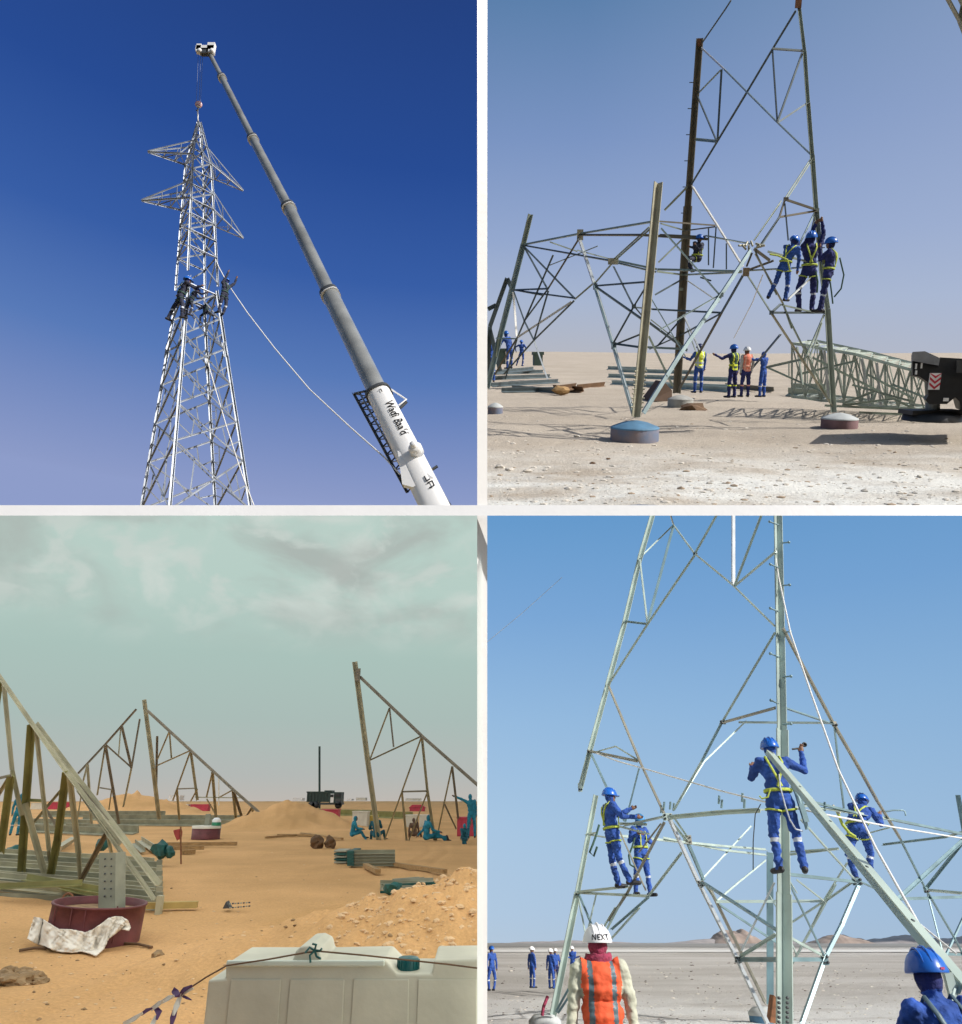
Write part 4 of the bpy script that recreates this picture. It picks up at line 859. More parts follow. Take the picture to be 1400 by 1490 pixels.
    # tag rope
    mb = MB(); mb.tube([W(2, 1110, 400, 15), W(2, 1095, 440, 18), W(2, 1068, 492, 24)], .012, 5); single(2, W(2, 1068, 492, 24), 'tag_line', 'thin pale rope running down from the girder to the pointing men', 'rope', mb, 'rope')
    # stones
    R_ = random.Random(3); g = 'loose pale stones on the near sand'
    spots = [(728, 680, 9, 'pale stone pair end nearest the left edge of the sand'), (742, 683, 8, 'flat pale stone second from the left edge'), (768, 684, 8, 'pale stone with a dark side right of the flat one'), (840, 635, 5, 'small white stone left of the blue pad'), (885, 670, 4, 'small dark stone below the blue pad'), (1338, 694, 6, 'white stone at lower right on a sandy hollow'), (862, 675, 5, 'white pebble left of the dark stone'), (1280, 695, 4, 'small grey stone left of the white one at lower right')]
    for i, (x, y, r, lb_) in enumerate(spots):
        c = GP(2, x, y); mb = MB(); mb.rock(c + V((0, 0, r * PM(2, x, y, c.y) * .2)), r * PM(2, x, y, c.y) * .6, i, 2, sq=(1.3, 1, .6)); single(2, c, 'stone', lb_, 'stone', mb, 'palerock' if 'dark stone' not in lb_ else 'dtimber', g)
    mb = MB()
    for i in range(1300):
        y = 600 + 140 * R_.random() ** .7; x = 710 + 690 * R_.random(); c = GP(2, x, y); r = (.008 + .035 * R_.random() ** 4)
        mb.rock(c, r, i, 1, sq=(1.3, 1, .6), mi=0 if R_.random() < .8 else 1)
    struct(2, 'gravel', mb, ['palerock', 'rock'], 'stuff')
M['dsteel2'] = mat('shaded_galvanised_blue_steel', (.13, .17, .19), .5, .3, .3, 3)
M['dblue2'] = mat('dark_blue_steel', (.08, .13, .17), .45, .3, .3, 3)
M['pale2'] = mat('pale_green_steel', (.52, .58, .52), .5, .2, .25, 3)
M['rust2'] = mat('dull_brown_plate', (.26, .19, .11), .7, .1, .3, 6)
M['pmaroon'] = mat('dusty_maroon_paint', (.24, .14, .15), .8, 0, .4, 3)
M['palegrey'] = mat('pale_grey_dusty', (.50, .53, .53), .8, 0, .2, 4)
M['rust_dark'] = mat('dark_brown_board', (.10, .055, .03), .8, 0, .3, 4)
M['midgreen'] = mat('dull_green_paint', (.10, .16, .14), .7, 0, .3, 3)
M['grey2'] = mat('dusty_grey_paint', (.22, .23, .25), .6, 0, .3, 3)
M['navyhat'] = mat('navy_helmet', (.02, .03, .12), .4, 0, .1)
M['dgreen'] = mat('dark_green_vest', (.05, .11, .07), .8, 0, .3, 7, .4)
M['salmon2'] = mat('salmon_band', (.80, .40, .30), .7, 0, .2)
place2()
# ------------------------------------------------------------------ PLACE 3: assembly yard under an overcast sky
def place3():
    def g3d(y): return GD(3, y)
    def frame(name_label, bars, base, parts_w=1.0):
        t = Thing(3, W(3, *base), 'tower_frame', name_label, 'steel frame', 'triangular steel frames in the yard')
        for x0, y0, D0, x1, y1, D1, w_, m, nm in bars:
            k = (PM(3, x0, y0, D0) + PM(3, x1, y1, D1)) / 2
            t.bar(W(3, x0, y0, D0), W(3, x1, y1, D1), w_ * k * parts_w, m, nm, .5 if nm == 'leg' else 0)
        return t
    def tab(txt, m0='steel3'):
        o = []
        for l in txt.replace('\n', '|').split('|'):
            q = l.split(); o.append((*map(float, q[:7]), q[7] if len(q) > 7 else m0, q[8] if len(q) > 8 else 'brace'))
        return o
    # right frame
    frame('tall triangular steel frame at right with workers sitting at its foot', tab("""516 963 33 535 1108 33.4 5.5 steel3 leg|535 1108 33.4 552 1230 34 5.5 steel3 leg|524 985 33 614 1071 31.5 4.6 dark3 chord|614 1071 31.5 697 1144 30.5 4.6 dark3 chord
567 1030 32.3 539 1104 33.4 2|567 1030 32.3 573 1087 32 2.2 dark3|614 1071 31.5 539 1106 33.4 2 dsteel3|614 1071 31.5 585 1152 32.5 2.2|585 1152 32.5 560 1222 34 2|614 1071 31.5 622 1150 32.6 3.6|622 1150 32.6 634 1229 34 4|585 1152 32.5 622 1151 32.6 2.4 dark3
585 1152 32.5 592 1223 34 3|622 1153 32.6 595 1223 34 2|658 1115 31 647 1166 32 2.2|647 1166 32 635 1223 34 2|658 1115 31 667 1191 33 3.2 dark3|647 1170 32 664 1206 33.4 2.2 dark3|686 1195 33 676 1223 34 2
538 1228 34 697 1230 33.6 9 dsteel3 base_beam|538 1224 34.5 697 1225 34 4 steel3 base_beam"""), (552, 1232, 34)).part('gusset_plate', (lambda m_, c: (m_.box(c, (.2, .04, .55)), m_)[1])(MB(), W(3, 521, 982, 32.9)), 'dark3')
    frame('triangular steel frame in the centre behind the red flag', tab("""210 1018 57 223 1117 58 4.2 steel3 leg|223 1117 58 232 1192 60 4.2 steel3 leg|229 1071 58 227 1164 60 2.4 dark3 leg|215 1034 57 278 1092 55 3.4 dark3 chord|278 1092 55 340 1149 53 3.4 dark3 chord|340 1149 53 397 1199 52 3.4 dark3 chord
247 1064 56 230 1104 58 1.6|247 1064 56 250 1103 57 1.8|278 1092 55 229 1114 58 1.7|278 1092 55 258 1148 57 1.8|258 1148 57 252 1165 58 1.6|278 1092 55 288 1164 57 3|258 1148 57 284 1147 56 1.8 dark3|258 1148 57 262 1195 60 2.4|288 1148 56 278 1166 58 1.6
310 1122 54 301 1160 56 1.8|310 1122 54 315 1188 58 3|340 1149 53 320 1160 55 1.6|340 1149 53 345 1197 57 3|340 1149 53 355 1196 56 3 dark3|368 1174 52.5 355 1195 55 2.2 dark3|368 1174 52.5 371 1197 56 2.2|301 1162 56 315 1186 57 1.6|284 1160 57 355 1161 55 1.4
190 1195 62 403 1203 55 5 dsteel3 base_beam|180 1190 64 330 1190 64 3 steel3 base_beam|200 1203 56 385 1207 53 3 dsteel3 base_beam"""), (232, 1195, 60))
    frame('leaning steel frame behind the near frame with its peak pointing right', tab("""199 1032 44 154 1083 44 2.4 dark3 chord|154 1083 44 114 1126 43 2.4 dark3 chord|178 1057 44 192 1117 45 2.8 dark3|176 1060 44 173 1099 44 1.4|154 1083 44 192 1117 45 1.8 dark3|204 1046 45 192 1117 45 2 dark3|192 1117 45 180 1174 46 2
154 1083 44 142 1157 45 1.8|154 1083 44 174 1199 46 3 dark3|145 1146 45 163 1149 45 1.8 dark3|163 1149 45 159 1178 46 1.4|128 1112 43 135 1212 44 2.8|128 1112 43 122 1135 43 2|122 1135 43 112 1200 44 1.4"""), (174, 1199, 46))
    # near-left frame
    frame('large olive steel frame filling the left edge beside the maroon drum', tab("""-6 975 15 48 1053 14.6 4.6 steel3 chord|48 1053 14.6 100 1126 14 4.6 steel3 chord|54 1052 14.7 120 1140 14.1 5 steel3 chord|120 1140 14.1 233 1287 12.9 7 steel3 chord|100 1126 14 176 1228 13.5 5 steel3 chord|113 1140 14 230 1281 13.1 3 dark3 chord|158 1212 13.7 226 1309 12.8 5 steel3
2 990 15 -8 1060 15.5 5 olive3 leg|7 996 15 19 1120 15.2 4.5 steel3|19 1120 15.2 33 1186 15.6 4.5 steel3|47 1054 14.6 39 1166 15.6 8.5 olive3 leg|39 1166 15.6 32 1272 16.6 8.5 olive3 leg|53 1061 14.6 72 1238 15.6 4.5 steel3 leg|72 1238 15.6 75 1262 16 4.5 steel3 leg
98 1123 14 85 1223 15.4 8.5 olive3 leg|85 1223 15.4 73 1281 16.2 8.5 olive3 leg|102 1129 14 115 1240 15 6 steel3 leg|115 1240 15 118 1290 15.6 4.5 steel3 leg|17 1128 15 2 1240 16 8 olive3 leg|-4 1133 15 17 1128 15 4 dark3|17 1128 15 -6 1165 15.6 4 steel3
42 1164 15.6 62 1165 15.6 4 olive3|38 1168 15.6 70 1281 16.2 6.5 steel3|90 1150 14.6 67 1177 15.6 3|67 1177 15.6 45 1203 16 3 steel3|68 1178 15.6 83 1202 15.6 3 dark3|157 1212 13.7 114 1290 14.6 5.5 dark3|158 1214 13.7 163 1240 14 3.5|115 1150 14 158 1212 13.7 4"""), (73, 1281, 16.2))
    # stacked long beams under the near frame
    st = Thing(3, W(3, 230, 1316, 13), 'beam_stack', 'long stack of olive steel beams lying behind the maroon drum', 'steel beams')
    for i in range(18):
        f_ = i / 17; y = 1318 - f_ * 64; D = 13.2 + f_ * 4.5; xr = 234 - 5 * (i % 3); yl = y - 8 - 12 * (i % 2) - 5 * (i % 3)
        st.bar(W(3, -40 - 20 * i, yl - 8, D + 2.4), W(3, xr, y, D), .10 + .03 * (i % 3 == 0), 'steel3' if i % 3 else 'dsteel3', 'beam', .25 * (i % 2))
    for i in range(8):
        c = W(3, 232, 1312 - i * 8, 13.0 + i * .5); mb = MB(); mb.box(c, (.10, .05, .12)); st.part('end_bracket', mb, 'dsteel3' if i % 2 else 'steel3')
    c = W(3, 232, 1318, 12.8); mb = MB(); mb.box(c + V((0, 0, .0)), (.08, .1, .28)); st.part('end_bracket', mb, 'steel3')
    for x0, y0, x1, y1, w_ in ((-20, 1290, 120, 1284, 8), (40, 1276, 150, 1295, 9), (90, 1290, 210, 1316, 7)):
        st.bar(W(3, x0, y0, 14.5), W(3, x1, y1, 13.6), w_ * PM(3, 100, 1280, 14), 'olive3', 'beam')
    def beams(label, items, m='steel3', cat='steel beams', ht=.15, part='beam', name='beam_stack', group=None):
        t = Thing(3, GP(3, items[0][0], items[0][1]), name, label, cat, group)
        for it in items:
            a = W(3, it[0], it[1], g3d(it[1] + it[4])); e = W(3, it[2], it[3], g3d(it[3] + it[4])); mb = MB()
            if part in ('timber', 'plank'): 
                ax = (e - a); sd = V((ax.y, -ax.x, 0)).normalized() * ht * 1.3; mb.frame_box(a, ax, sd, (0, 0, ht))
            else: mb.L(a, e, it[5] if len(it) > 5 else ht, .2)
            t.part(part, mb, it[6] if len(it) > 6 else m)
        return t
    beams('wide row of olive beams lying across the yard under the leaning frame', [(60, 1186, 240, 1186, 6, .4), (120, 1191, 380, 1192, 3, .35), (95, 1206, 200, 1210, 4, .35, 'dsteel3'), (150, 1198, 390, 1200, 4, .3), (40, 1207, 160, 1212, 5, .3, 'dsteel3'), (20, 1196, 130, 1199, 5, .3)], 'dsteel3')
    beams('dark olive beams lying by the red box left of the right frame', [(435, 1183, 540, 1185, 3, .5), (440, 1189, 470, 1190, 2, .3), (540, 1187, 600, 1189, 3, .5), (450, 1197, 468, 1195, 2, .25)], 'olive3')
    beams('pair of long timbers on the sand beyond the red flag', [(243, 1231, 345, 1230, 3), (240, 1237, 297, 1236, 3), (262, 1243, 281, 1242, 1)], 'timber', 'timbers', .12, 'timber')
    beams('thin timbers on the sand left of the seated men', [(385, 1220, 450, 1215, 1), (440, 1214, 500, 1222, 2), (405, 1216, 460, 1217, 1)], 'timber', 'timbers', .08, 'timber')
    beams('long timber lying right of the square steel bundle', [(560, 1258, 651, 1271, 3), (535, 1262, 554, 1271, 4)], 'timber', 'timbers', .09, 'timber')
    beams('short yellow timber on the sand behind the maroon drum', [(203, 1322, 288, 1320, 5)], 'ytimber', 'timber', .09, 'timber')
    # square bundle of angles
    t = Thing(3, W(3, 530, 1262, 20.8), 'steel_bundle', 'square bundle of long steel angles with teal ends on the sand', 'steel bundle', 'bundled steel')
    for i in range(5):
        for j in range(3):
            y = 1257 - i * 4.4; D = 20.6 + j * .5
            mb = MB(); mb.L(W(3, 514 + j * 2, y, D), W(3, 575, y - .5, D), .088, .1); t.part('steel_angle', mb, 'grey3' if (i + j) % 2 else 'dsteel3')
        mb = MB(); a, c = W(3, 505, 1260 - i * 4.4, 20.5), W(3, 515, 1256 - i * 4.4, 20.5); mb.frame_box(a, (c.x - a.x, 0, 0), (0, 1.2, 0), (0, 0, c.z - a.z)); t.part('end_plate', mb, 'tealdk')
        mb = MB(); a, c = W(3, 486, 1256 - i * 4, 21.5), W(3, 504, 1253.5 - i * 4, 21.5); mb.frame_box(a, (c.x - a.x, 0, 0), (0, .8, 0), (0, 0, c.z - a.z)); t.part('end_plate', mb, 'tealdk' if i % 2 else 'grey3')
    t = Thing(3, W(3, 600, 1303, 15.6), 'steel_bundle', 'untidy bundle of steel angles with a teal end near the sand mound', 'steel bundle', 'bundled steel')
    R_ = random.Random(5)
    for i in range(16):
        y = 1281 + (i % 6) * 3.9; D = 15.4 + R_.random() * .9; x0 = 553 + R_.random() * 24; x1 = 610 + R_.random() * 26
        mb = MB(); mb.L(W(3, x0, y - 1 + R_.random() * 3, D), W(3, x1, y + R_.random() * 4 - 3, D), .06, .2); t.part('steel_angle', mb, ('grey3', 'dsteel3', 'tealdk')[i % 3])
    mb = MB(); c = W(3, 573, 1293, 15.2); mb.rock(c, .12, 3, 2, sq=(1.3, 1, 1)); t.part('teal_wrapping', mb, 'tealdk')
    t = beams('loose steel stubs with dark teal ends right of the beam stack', [(205, 1222, 232, 1240, 6, .16), (212, 1226, 238, 1243, 6, .14, 'dsteel3'), (196, 1226, 210, 1238, 6, .14, 'dsteel3'), (88, 1233, 108, 1220, 8, .16)], 'steel3')
    for x, y, r in ((234, 1236, .2), (247, 1240, .13), (150, 1228, .15), (20, 1242, .18)):
        mb = MB(); mb.rock(W(3, x, y, 21), r * 1.15, int(x), 2, sq=(.9, .9, 1)); t.part('wrapped_end', mb, 'tealdk')
    # maroon drum with stub plate and draped cloth
    D = 10.55; k = PM(3, 137, 1340, D); r = 63 * k; c = W(3, 139, 1340, D); c.z = -EYE[3] - .03; zt = W(3, 137, 1312, c.y).z - c.z
    dr = Thing(3, c, 'foundation_drum', 'large maroon steel drum in the left foreground with a steel stub inside', 'drum')
    TR = Matrix.Rotation(radians(3.5), 3, 'Y')
    mb = MB(); mb.lathe(c, [(r, 0), (r * 1.0, zt * .5), (r, zt - .02), (r * 1.025, zt - .02), (r * 1.025, zt), (r * .97, zt), (r * .97, zt - .12)], 56, R=TR); dr.part('drum_wall', mb, 'maroon')
    mb = MB(); mb.lathe(c, [(.01, zt - .10), (r * .5, zt - .07), (r * .96, zt - .09)][::-1], 40, R=TR); dr.part('concrete_fill', mb, 'fill3')
    for kx in (-.55, -.1, .2, .75):
        a = c + V((r * kx, -r * sqrt(1 - kx * kx) - .004, .05)); mb = MB(); mb.box(a + V((0, 0, zt * .45)), (.012, .012, zt * .85)); dr.part('weld_seam', mb, 'maroon')
    mb = MB(); q = W(3, 98, 1311, c.y + .4); mb.tube([q + V((.075 * cos(a), 0, .09 * sin(a))) for a in [i * pi / 8 for i in range(17)]], .014, 6); dr.part('lifting_ring', mb, 'rust')
    a, b_, e = W(3, 146, 1306, c.y), W(3, 168, 1306, c.y), W(3, 147, 1241, c.y)
    mb = MB(); LN = (e.x - a.x) / (e.z - a.z); hz = e.z - c.z - zt + .1; mb.frame_box(V((a.x, c.y, c.z + zt - .1)), (b_.x - a.x, .02, 0), (-.0, .014, 0), (hz * LN, 0, hz)); mb.frame_box(V((b_.x, c.y + .02, c.z + zt - .1)), (.012, 0, 0), (.04, .2, 0), (hz * LN, 0, hz)); sp = dr.part('stub_plate', mb, 'stub3')
    for i in range(6):
        for j in range(2):
            q = V((a.x + (b_.x - a.x) * (.3 + .42 * j) + LN * (e.z - .07 - i * .085 - a.z), c.y - .003, e.z - .07 - i * .085)); mb = MB(); mb.lathe(q, [(.011, 0), (.011, .004), (.001, .004)], 8, R=Matrix.Rotation(pi / 2, 3, 'X')); dr.part('bolt_hole', mb, 'dkgrey', parent=sp)
    # cloth: sheet following the drum front and falling to the ground
    top = [(50, 1334), (62, 1337), (74, 1345), (86, 1352), (98, 1352), (112, 1354), (124, 1357), (134, 1353), (146, 1345), (158, 1336), (168, 1333), (178, 1334), (187, 1340), (190, 1350)]
    bot = [(40, 1366), (52, 1373), (66, 1377), (76, 1382), (90, 1385), (104, 1386), (118, 1384), (130, 1387), (140, 1391), (152, 1380), (158, 1366), (166, 1360), (176, 1352), (188, 1354)]
    mb = MB(); nx, ny = 90, 30; vs = []
    for j in range(ny + 1):
        for i in range(nx + 1):
            u = i / nx * (len(top) - 1); tx = np.interp(u, range(len(top)), [q[0] for q in top]); ty = np.interp(u, range(len(top)), [q[1] for q in top])
            bx = np.interp(u, range(len(top)), [q[0] for q in bot]); by = np.interp(u, range(len(top)), [q[1] for q in bot]); v_ = j / ny
            x = tx + (bx - tx) * v_; y = ty + (by - ty) * v_
            yd = c.y - r
            for _ in range(4): xx = W(3, x, y, yd).x - c.x; yd = c.y - sqrt(max(.0, r * r - min(xx * xx, r * r)))
            yd -= .07 + .12 * v_ + max(0, abs(xx) - r) * .9
            yd += .08 * noise.noise(V((u * 1.5, v_ * 1.4, 3))) + .05 * sin(u * 3.1 + v_ * 2.5) * (.3 + v_) + .07 * abs(noise.noise(V((u * 2.6 + v_ * 3, v_ * 2.4, 7)))) - .05 * abs(noise.noise(V((u * 1.2 - v_ * 5, v_ * 2, 1))))
            fr_ = c.y - sqrt(max(.0, r * r - min(xx * xx, r * r)))
            vs.append(W(3, x, y, min(yd, fr_ - .045, g3d(y) - .03)))
    mb.add(vs, [(j * (nx + 1) + i, j * (nx + 1) + i + 1, (j + 1) * (nx + 1) + i + 1, (j + 1) * (nx + 1) + i) for j in range(ny) for i in range(nx)], 0, True)
    o = single(3, W(3, 110, 1385, 8.8), 'cloth', 'crumpled dusty white cloth draped over the front of the maroon drum', 'cloth', mb, 'cloth')
    md = o.modifiers.new('thick', 'SOLIDIFY'); md.thickness = .012; md.offset = 0
    for x0, y0, x1, y1, lb_ in ((28, 1384, 68, 1380, 'thin dark stick lying left of the draped cloth'), (178, 1373, 221, 1380, 'thin dark stick lying right of the maroon drum')):
        mb = MB(); a, e = GP(3, x0, y0), GP(3, x1, y1); a.z += .02; e.z += .02; mb.tube([a, a.lerp(e, .5) + V((0, .02, .01)), e], .016, 6); single(3, a, 'stick', lb_, 'stick', mb, 'dtimber')
    # clods
    R_ = random.Random(11); g = 'clods of dug earth at lower left'
    for i, (x, y, rr, lb_) in enumerate(((6, 1425, .10, 'brown clod at the very left edge of the dug heap'), (22, 1430, .12, 'largest brown clod at the front of the dug heap'), (38, 1424, .10, 'brown clod in the middle of the dug heap'), (52, 1424, .08, 'brown clod near the right end of the dug heap'), (58, 1432, .06, 'small rightmost clod of the dug heap'), (14, 1414, .07, 'small clod at the back left of the dug heap'), (32, 1416, .07, 'small clod at the back middle of the dug heap'))):
        q = GP(3, x, y); mb = MB(); mb.rock(q + V((0, 0, rr * .2)), rr, i * 3, 3, sq=(1.2, 1, .6)); single(3, q, 'clod', lb_, 'clod', mb, 'clod3', g)
    mb = MB(); q = GP(3, 229, 1402); mb.rock(q, .07, 5, 2); single(3, q, 'clod', 'small lone clod of earth right of the maroon drum', 'clod', mb, 'clod3')
    mb = MB()
    for i in range(900):
        y = 1225 + 262 * R_.random() ** .8; x = 5 + 685 * R_.random(); q = GP(3, x, y); mb.rock(q, (.006 + .02 * R_.random() ** 4), i, 1, sq=(1.2, 1, .6), mi=int(R_.random() < .3))
    for i in range(700):                     # rubble on the mound
        x = 480 + 215 * R_.random(); y = 1490 - (x - 440) * .75 * R_.random(); 
        q = W(3, x, y, 9); X = q.x; Y = 7.6 + 3.2 * R_.random(); zz = gz(3, X, Y)
        if PX(3, (X, Y, zz))[0] < 690 and zz > -1.55: mb.rock(V((X, Y, zz)), (.008 + .035 * R_.random() ** 3), i, 1, sq=(1.2, 1, .7), mi=0)
    struct(3, 'gravel', mb, ['sandrock', 'clod3'], 'stuff')
    # small perforated angle on the sand
    q = W(3, 325, 1322, 13.0); t = Thing(3, q, 'perforated_angle', 'short dark perforated steel angle lying alone on the sand', 'steel angle')
    mb = MB(); mb.prism([W(3, 324, 1322, 13), W(3, 334, 1322, 13), W(3, 329, 1312, 13)], V((0, .15, 0))); t.part('end_plate', mb, 'dkgrey')
    for j, (ya, yb) in enumerate(((1315, 1313), (1321, 1318))):
        for i in range(8):
            x = 334 + i * 4; y = ya + (yb - ya) * i / 8; mb = MB(); mb.box(W(3, x + 1, y, 13), (.022, .03, .018)); t.part('tooth', mb, 'dkgrey' if i % 2 else 'grey3')
    # flag
    t = Thing(3, GP(3, 263, 1257), 'marker_flag', 'small torn red flag on a thin pole in the sand', 'flag')
    D = g3d(1257); mb = MB(); mb.tube([W(3, 263.5, 1258, D), W(3, 263, 1203, D)], .022, 6); t.part('pole', mb, 'rust')
    mb = MB(); vs = []; 
    for j in range(9):
        for i in range(9):
            u, v_ = i / 8, j / 8; x = 263 - 9 * u * (1 - .2 * abs(v_ - .4)) ; y = 1205 + 16 * v_ + 3 * u; vs.append(W(3, x, y, D) + V((0, .12 * sin(u * 5 + v_ * 3), 0)))
    mb.add(vs, [(j * 9 + i, j * 9 + i + 1, j * 9 + i + 10, j * 9 + i + 9) for j in range(8) for i in range(8)], 0, True); o = t.part('flag_cloth', mb, 'flagred'); o.modifiers.new('thick', 'SOLIDIFY').thickness = .01
    # tanks and boxes
    def boxy(name, label, cat, x0, y0, x1, y1, m, D=None, dep=1.0, ribs=4, lid=None, group=None):
        D = D or g3d(y1); a, c_ = W(3, x0, y1, D), W(3, x1, y0, D); w_, h_ = c_.x - a.x, c_.z - a.z; t = Thing(3, a, name, label, cat, group)
        mb = MB(); mb.frame_box(a, (w_, 0, 0), (0, dep, 0), (0, 0, h_)); t.part('body', mb, m)
        for i in range(ribs):
            mb = MB(); mb.frame_box(a + V((w_ * (i + .12) / ribs, -.03, h_ * .06)), (w_ * .76 / ribs, 0, 0), (0, .03, 0), (0, 0, h_ * .86)); t.part('panel', mb, m)
        mb = MB(); mb.frame_box(a + V((-.03, -.04, h_)), (w_ + .06, 0, 0), (0, dep + .08, 0), (0, 0, h_ * .08)); t.part('rim', mb, lid or m)
        return t
    g = 'coloured site tanks in the yard'
    boxy('water_tank', 'red plastic tank on the sand left of the seated men', 'tank', 466, 1179, 492, 1197, 'redp', group=g)
    boxy('water_tank', 'cream plastic tank behind the first seated teal worker', 'tank', 512, 1182, 535, 1203, 'creamp', group=g)
    boxy('water_tank', 'small yellow tank beside the cream tank', 'tank', 536, 1188, 545, 1202, 'yellow', ribs=2, group=g)
    boxy('water_tank', 'white tank behind the men in the right frame', 'tank', 590, 1187, 607, 1204, 'creamp', group=g); boxy('water_tank', 'second white tank just right of the first behind the right frame', 'tank', 610, 1187, 626, 1204, 'creamp', group=g)
    boxy('water_tank', 'red tank at the right edge behind the bending worker', 'tank', 665, 1191, 690, 1217, 'redp', group=g)
    boxy('skip', 'red skip far behind the near olive frame', 'skip', 69, 1168, 101, 1178, 'redp', ribs=5, group=g); boxy('skip', 'white box far behind the olive leg at left', 'box', 44, 1169, 62, 1178, 'creamp', group=g)
    boxy('skip', 'red skip standing behind the centre frame', 'skip', 276, 1171, 303, 1181, 'redp', ribs=5, group=g); boxy('skip', 'white box beside the red skip behind the centre frame', 'box', 253, 1171, 274, 1181, 'creamp', group=g)
    boxy('crate', 'small maroon crate on the far sand left of the centre frame', 'crate', 175, 1177, 192, 1183, 'maroon', ribs=3)
    t = boxy('tent', 'low red tarpaulin shelter far behind the right frame', 'shelter', 596, 1175, 618, 1181, 'redp', ribs=2)
    mb = MB(); D = g3d(1181); mb.prism([W(3, 594, 1176, D), W(3, 620, 1176, D), W(3, 614, 1171, D), W(3, 600, 1171, D)], V((0, 1.5, 0))); t.part('roof', mb, 'redp')
    # far drum with cooler
    D = g3d(1221); k = PM(3, 298, 1215, D); c = W(3, 299, 1221, D)
    t = Thing(3, c, 'foundation_drum', 'far maroon drum with white rim and a grey stub beyond the flag', 'drum'); mb = MB(); mb.lathe(c, [(20 * k, 0), (20 * k, 15 * k), (19 * k, 15 * k)], 30); t.part('drum_wall', mb, 'maroon')
    mb = MB(); mb.lathe(c, [(20.5 * k, 14.5 * k), (20.5 * k, 18 * k), (10 * k, 18.5 * k), (.01, 18.6 * k)], 30); t.part('rim_sheet', mb, 'creamp'); mb = MB(); mb.box(c + V((0, 0, 26 * k)), (7 * k, .1, 16 * k)); t.part('stub_plate', mb, 'stub3')
    c2 = W(3, 314, 1206, D - .05); t = Thing(3, c2, 'water_cooler', 'green water cooler with a white lid standing by the far drum', 'cooler')
    mb = MB(); mb.lathe(c2, [(6 * k, 0), (6.6 * k, 4 * k), (6.4 * k, 9 * k), (6 * k, 9 * k)], 20); t.part('body', mb, 'green'); mb = MB(); mb.lathe(c2, [(6.3 * k, 9 * k), (6.3 * k, 12 * k), (3 * k, 15 * k), (.01, 15 * k)], 20); t.part('lid', mb, 'white')
    # sacks
    for x, lb_, sd in ((461, 'brown open sack left of its twin on the sand', 2), (480, 'round brown sack behind the square steel bundle', 8)):
        q = W(3, x, 1231, g3d(1235)); mb = MB(); mb.rock(q + V((0, 0, .12)), .2, sd, 3, sq=(1.1, .8, 1)); single(3, q, 'sack', lb_, 'sack', mb, 'dtimber', 'brown sacks')
    # dump truck
    D = 120; Y0 = 1176; t = Thing(3, W(3, 472, Y0, D), 'dump_truck', 'dark green dump truck with a white cab parked on the horizon', 'truck')
    def bx(nm, x0, y0, x1, y1, m, dd=0, dep=2.4):
        mb = MB(); a, c_ = W(3, x0, y1, D + dd), W(3, x1, y0, D + dd); mb.frame_box(a, (c_.x - a.x, 0, 0), (0, dep, 0), (0, 0, c_.z - a.z)); return t.part(nm, mb, m)
    bx('tipper_body', 446, 1153, 480, 1167, 'tgreen'); bx('tipper_rim', 446, 1151.6, 480, 1153.4, 'tgreen', -.1); bx('canopy', 472, 1150, 483, 1153, 'tgreen'); bx('chassis', 448, 1168, 497, 1171, 'dkgrey', .1)
    bx('cab', 479, 1152.5, 497, 1169, 'tgreen'); bx('door', 480.5, 1155, 486, 1168, 'white', -.1, .1); bx('window', 481, 1156, 485.5, 1160, 'black', -.14, .1); bx('windscreen', 488, 1154.8, 496.5, 1159.5, 'black', -.1, .1); bx('grille', 488, 1162, 497, 1168, 'dkgrey', -.1, .1); bx('bumper', 487, 1169, 498, 1171.5, 'dkgrey', -.2, .3)
    for i in range(7): bx('rib', 448 + i * 4.6, 1153.5, 448.8 + i * 4.6, 1166.5, 'black', -.12, .12)
    for x in (453, 459, 492):
        c = W(3, x, 1171.5, D - .2); mb = MB(); mb.lathe(c, [(.01, 0), (.5, 0), (.5, .5), (.01, .5)], 18, R=Matrix.Rotation(-pi / 2, 3, 'X')); t.part('wheel', mb, 'black')
    mb = MB(); mb.tube([W(3, 465, 1176, 126), W(3, 465, 1086, 126)], .17, 8); single(3, W(3, 465, 1176, 126), 'pole', 'tall thin dark pole rising behind the dump truck', 'pole', mb, 'tgreen')
    mb = MB(); mb.tube([W(3, 318.5, 1172, 70), W(3, 318.5, 1132, 70)], .05, 6); single(3, W(3, 318.5, 1172, 70), 'pole', 'thin pale pole behind the centre frame', 'pole', mb, 'creamp')
    g = 'low white buildings on the horizon'
    for i, (x0, x1, y0, lb_) in enumerate(((425, 440, 1161.5, 'low white cabin on the horizon left of the dump truck'), (518, 532, 1161, 'low white cabin on the horizon right of the dump truck'), (505, 512, 1162.5, 'tiny tan cabin on the horizon beside the right white cabin'), (590, 612, 1162, 'long pale cabin on the horizon behind the right frame'), (245, 262, 1158, 'low pale cabin on the horizon above the centre frame boxes'))):
        boxy('cabin', lb_, 'cabin', x0, y0, x1, 1165, 'white' if i % 2 < 1 else 'creamp', 200, 3, 3, group=g)
    # workers
    g = 'workers in teal coveralls'; kw = dict(suit='teal', face='skin', hood='teal', hat=None, bands=False, voxel=.022, group=g)
    sit = (((-.35, .7, .25), (-.1, .6, -.7)), ((.35, .7, .25), (.1, .6, -.7)))
    person(3, (20, 1216), 34, 63, 'worker in teal coverall standing behind the near olive frame', yaw=10, **{**kw, 'bands': True})
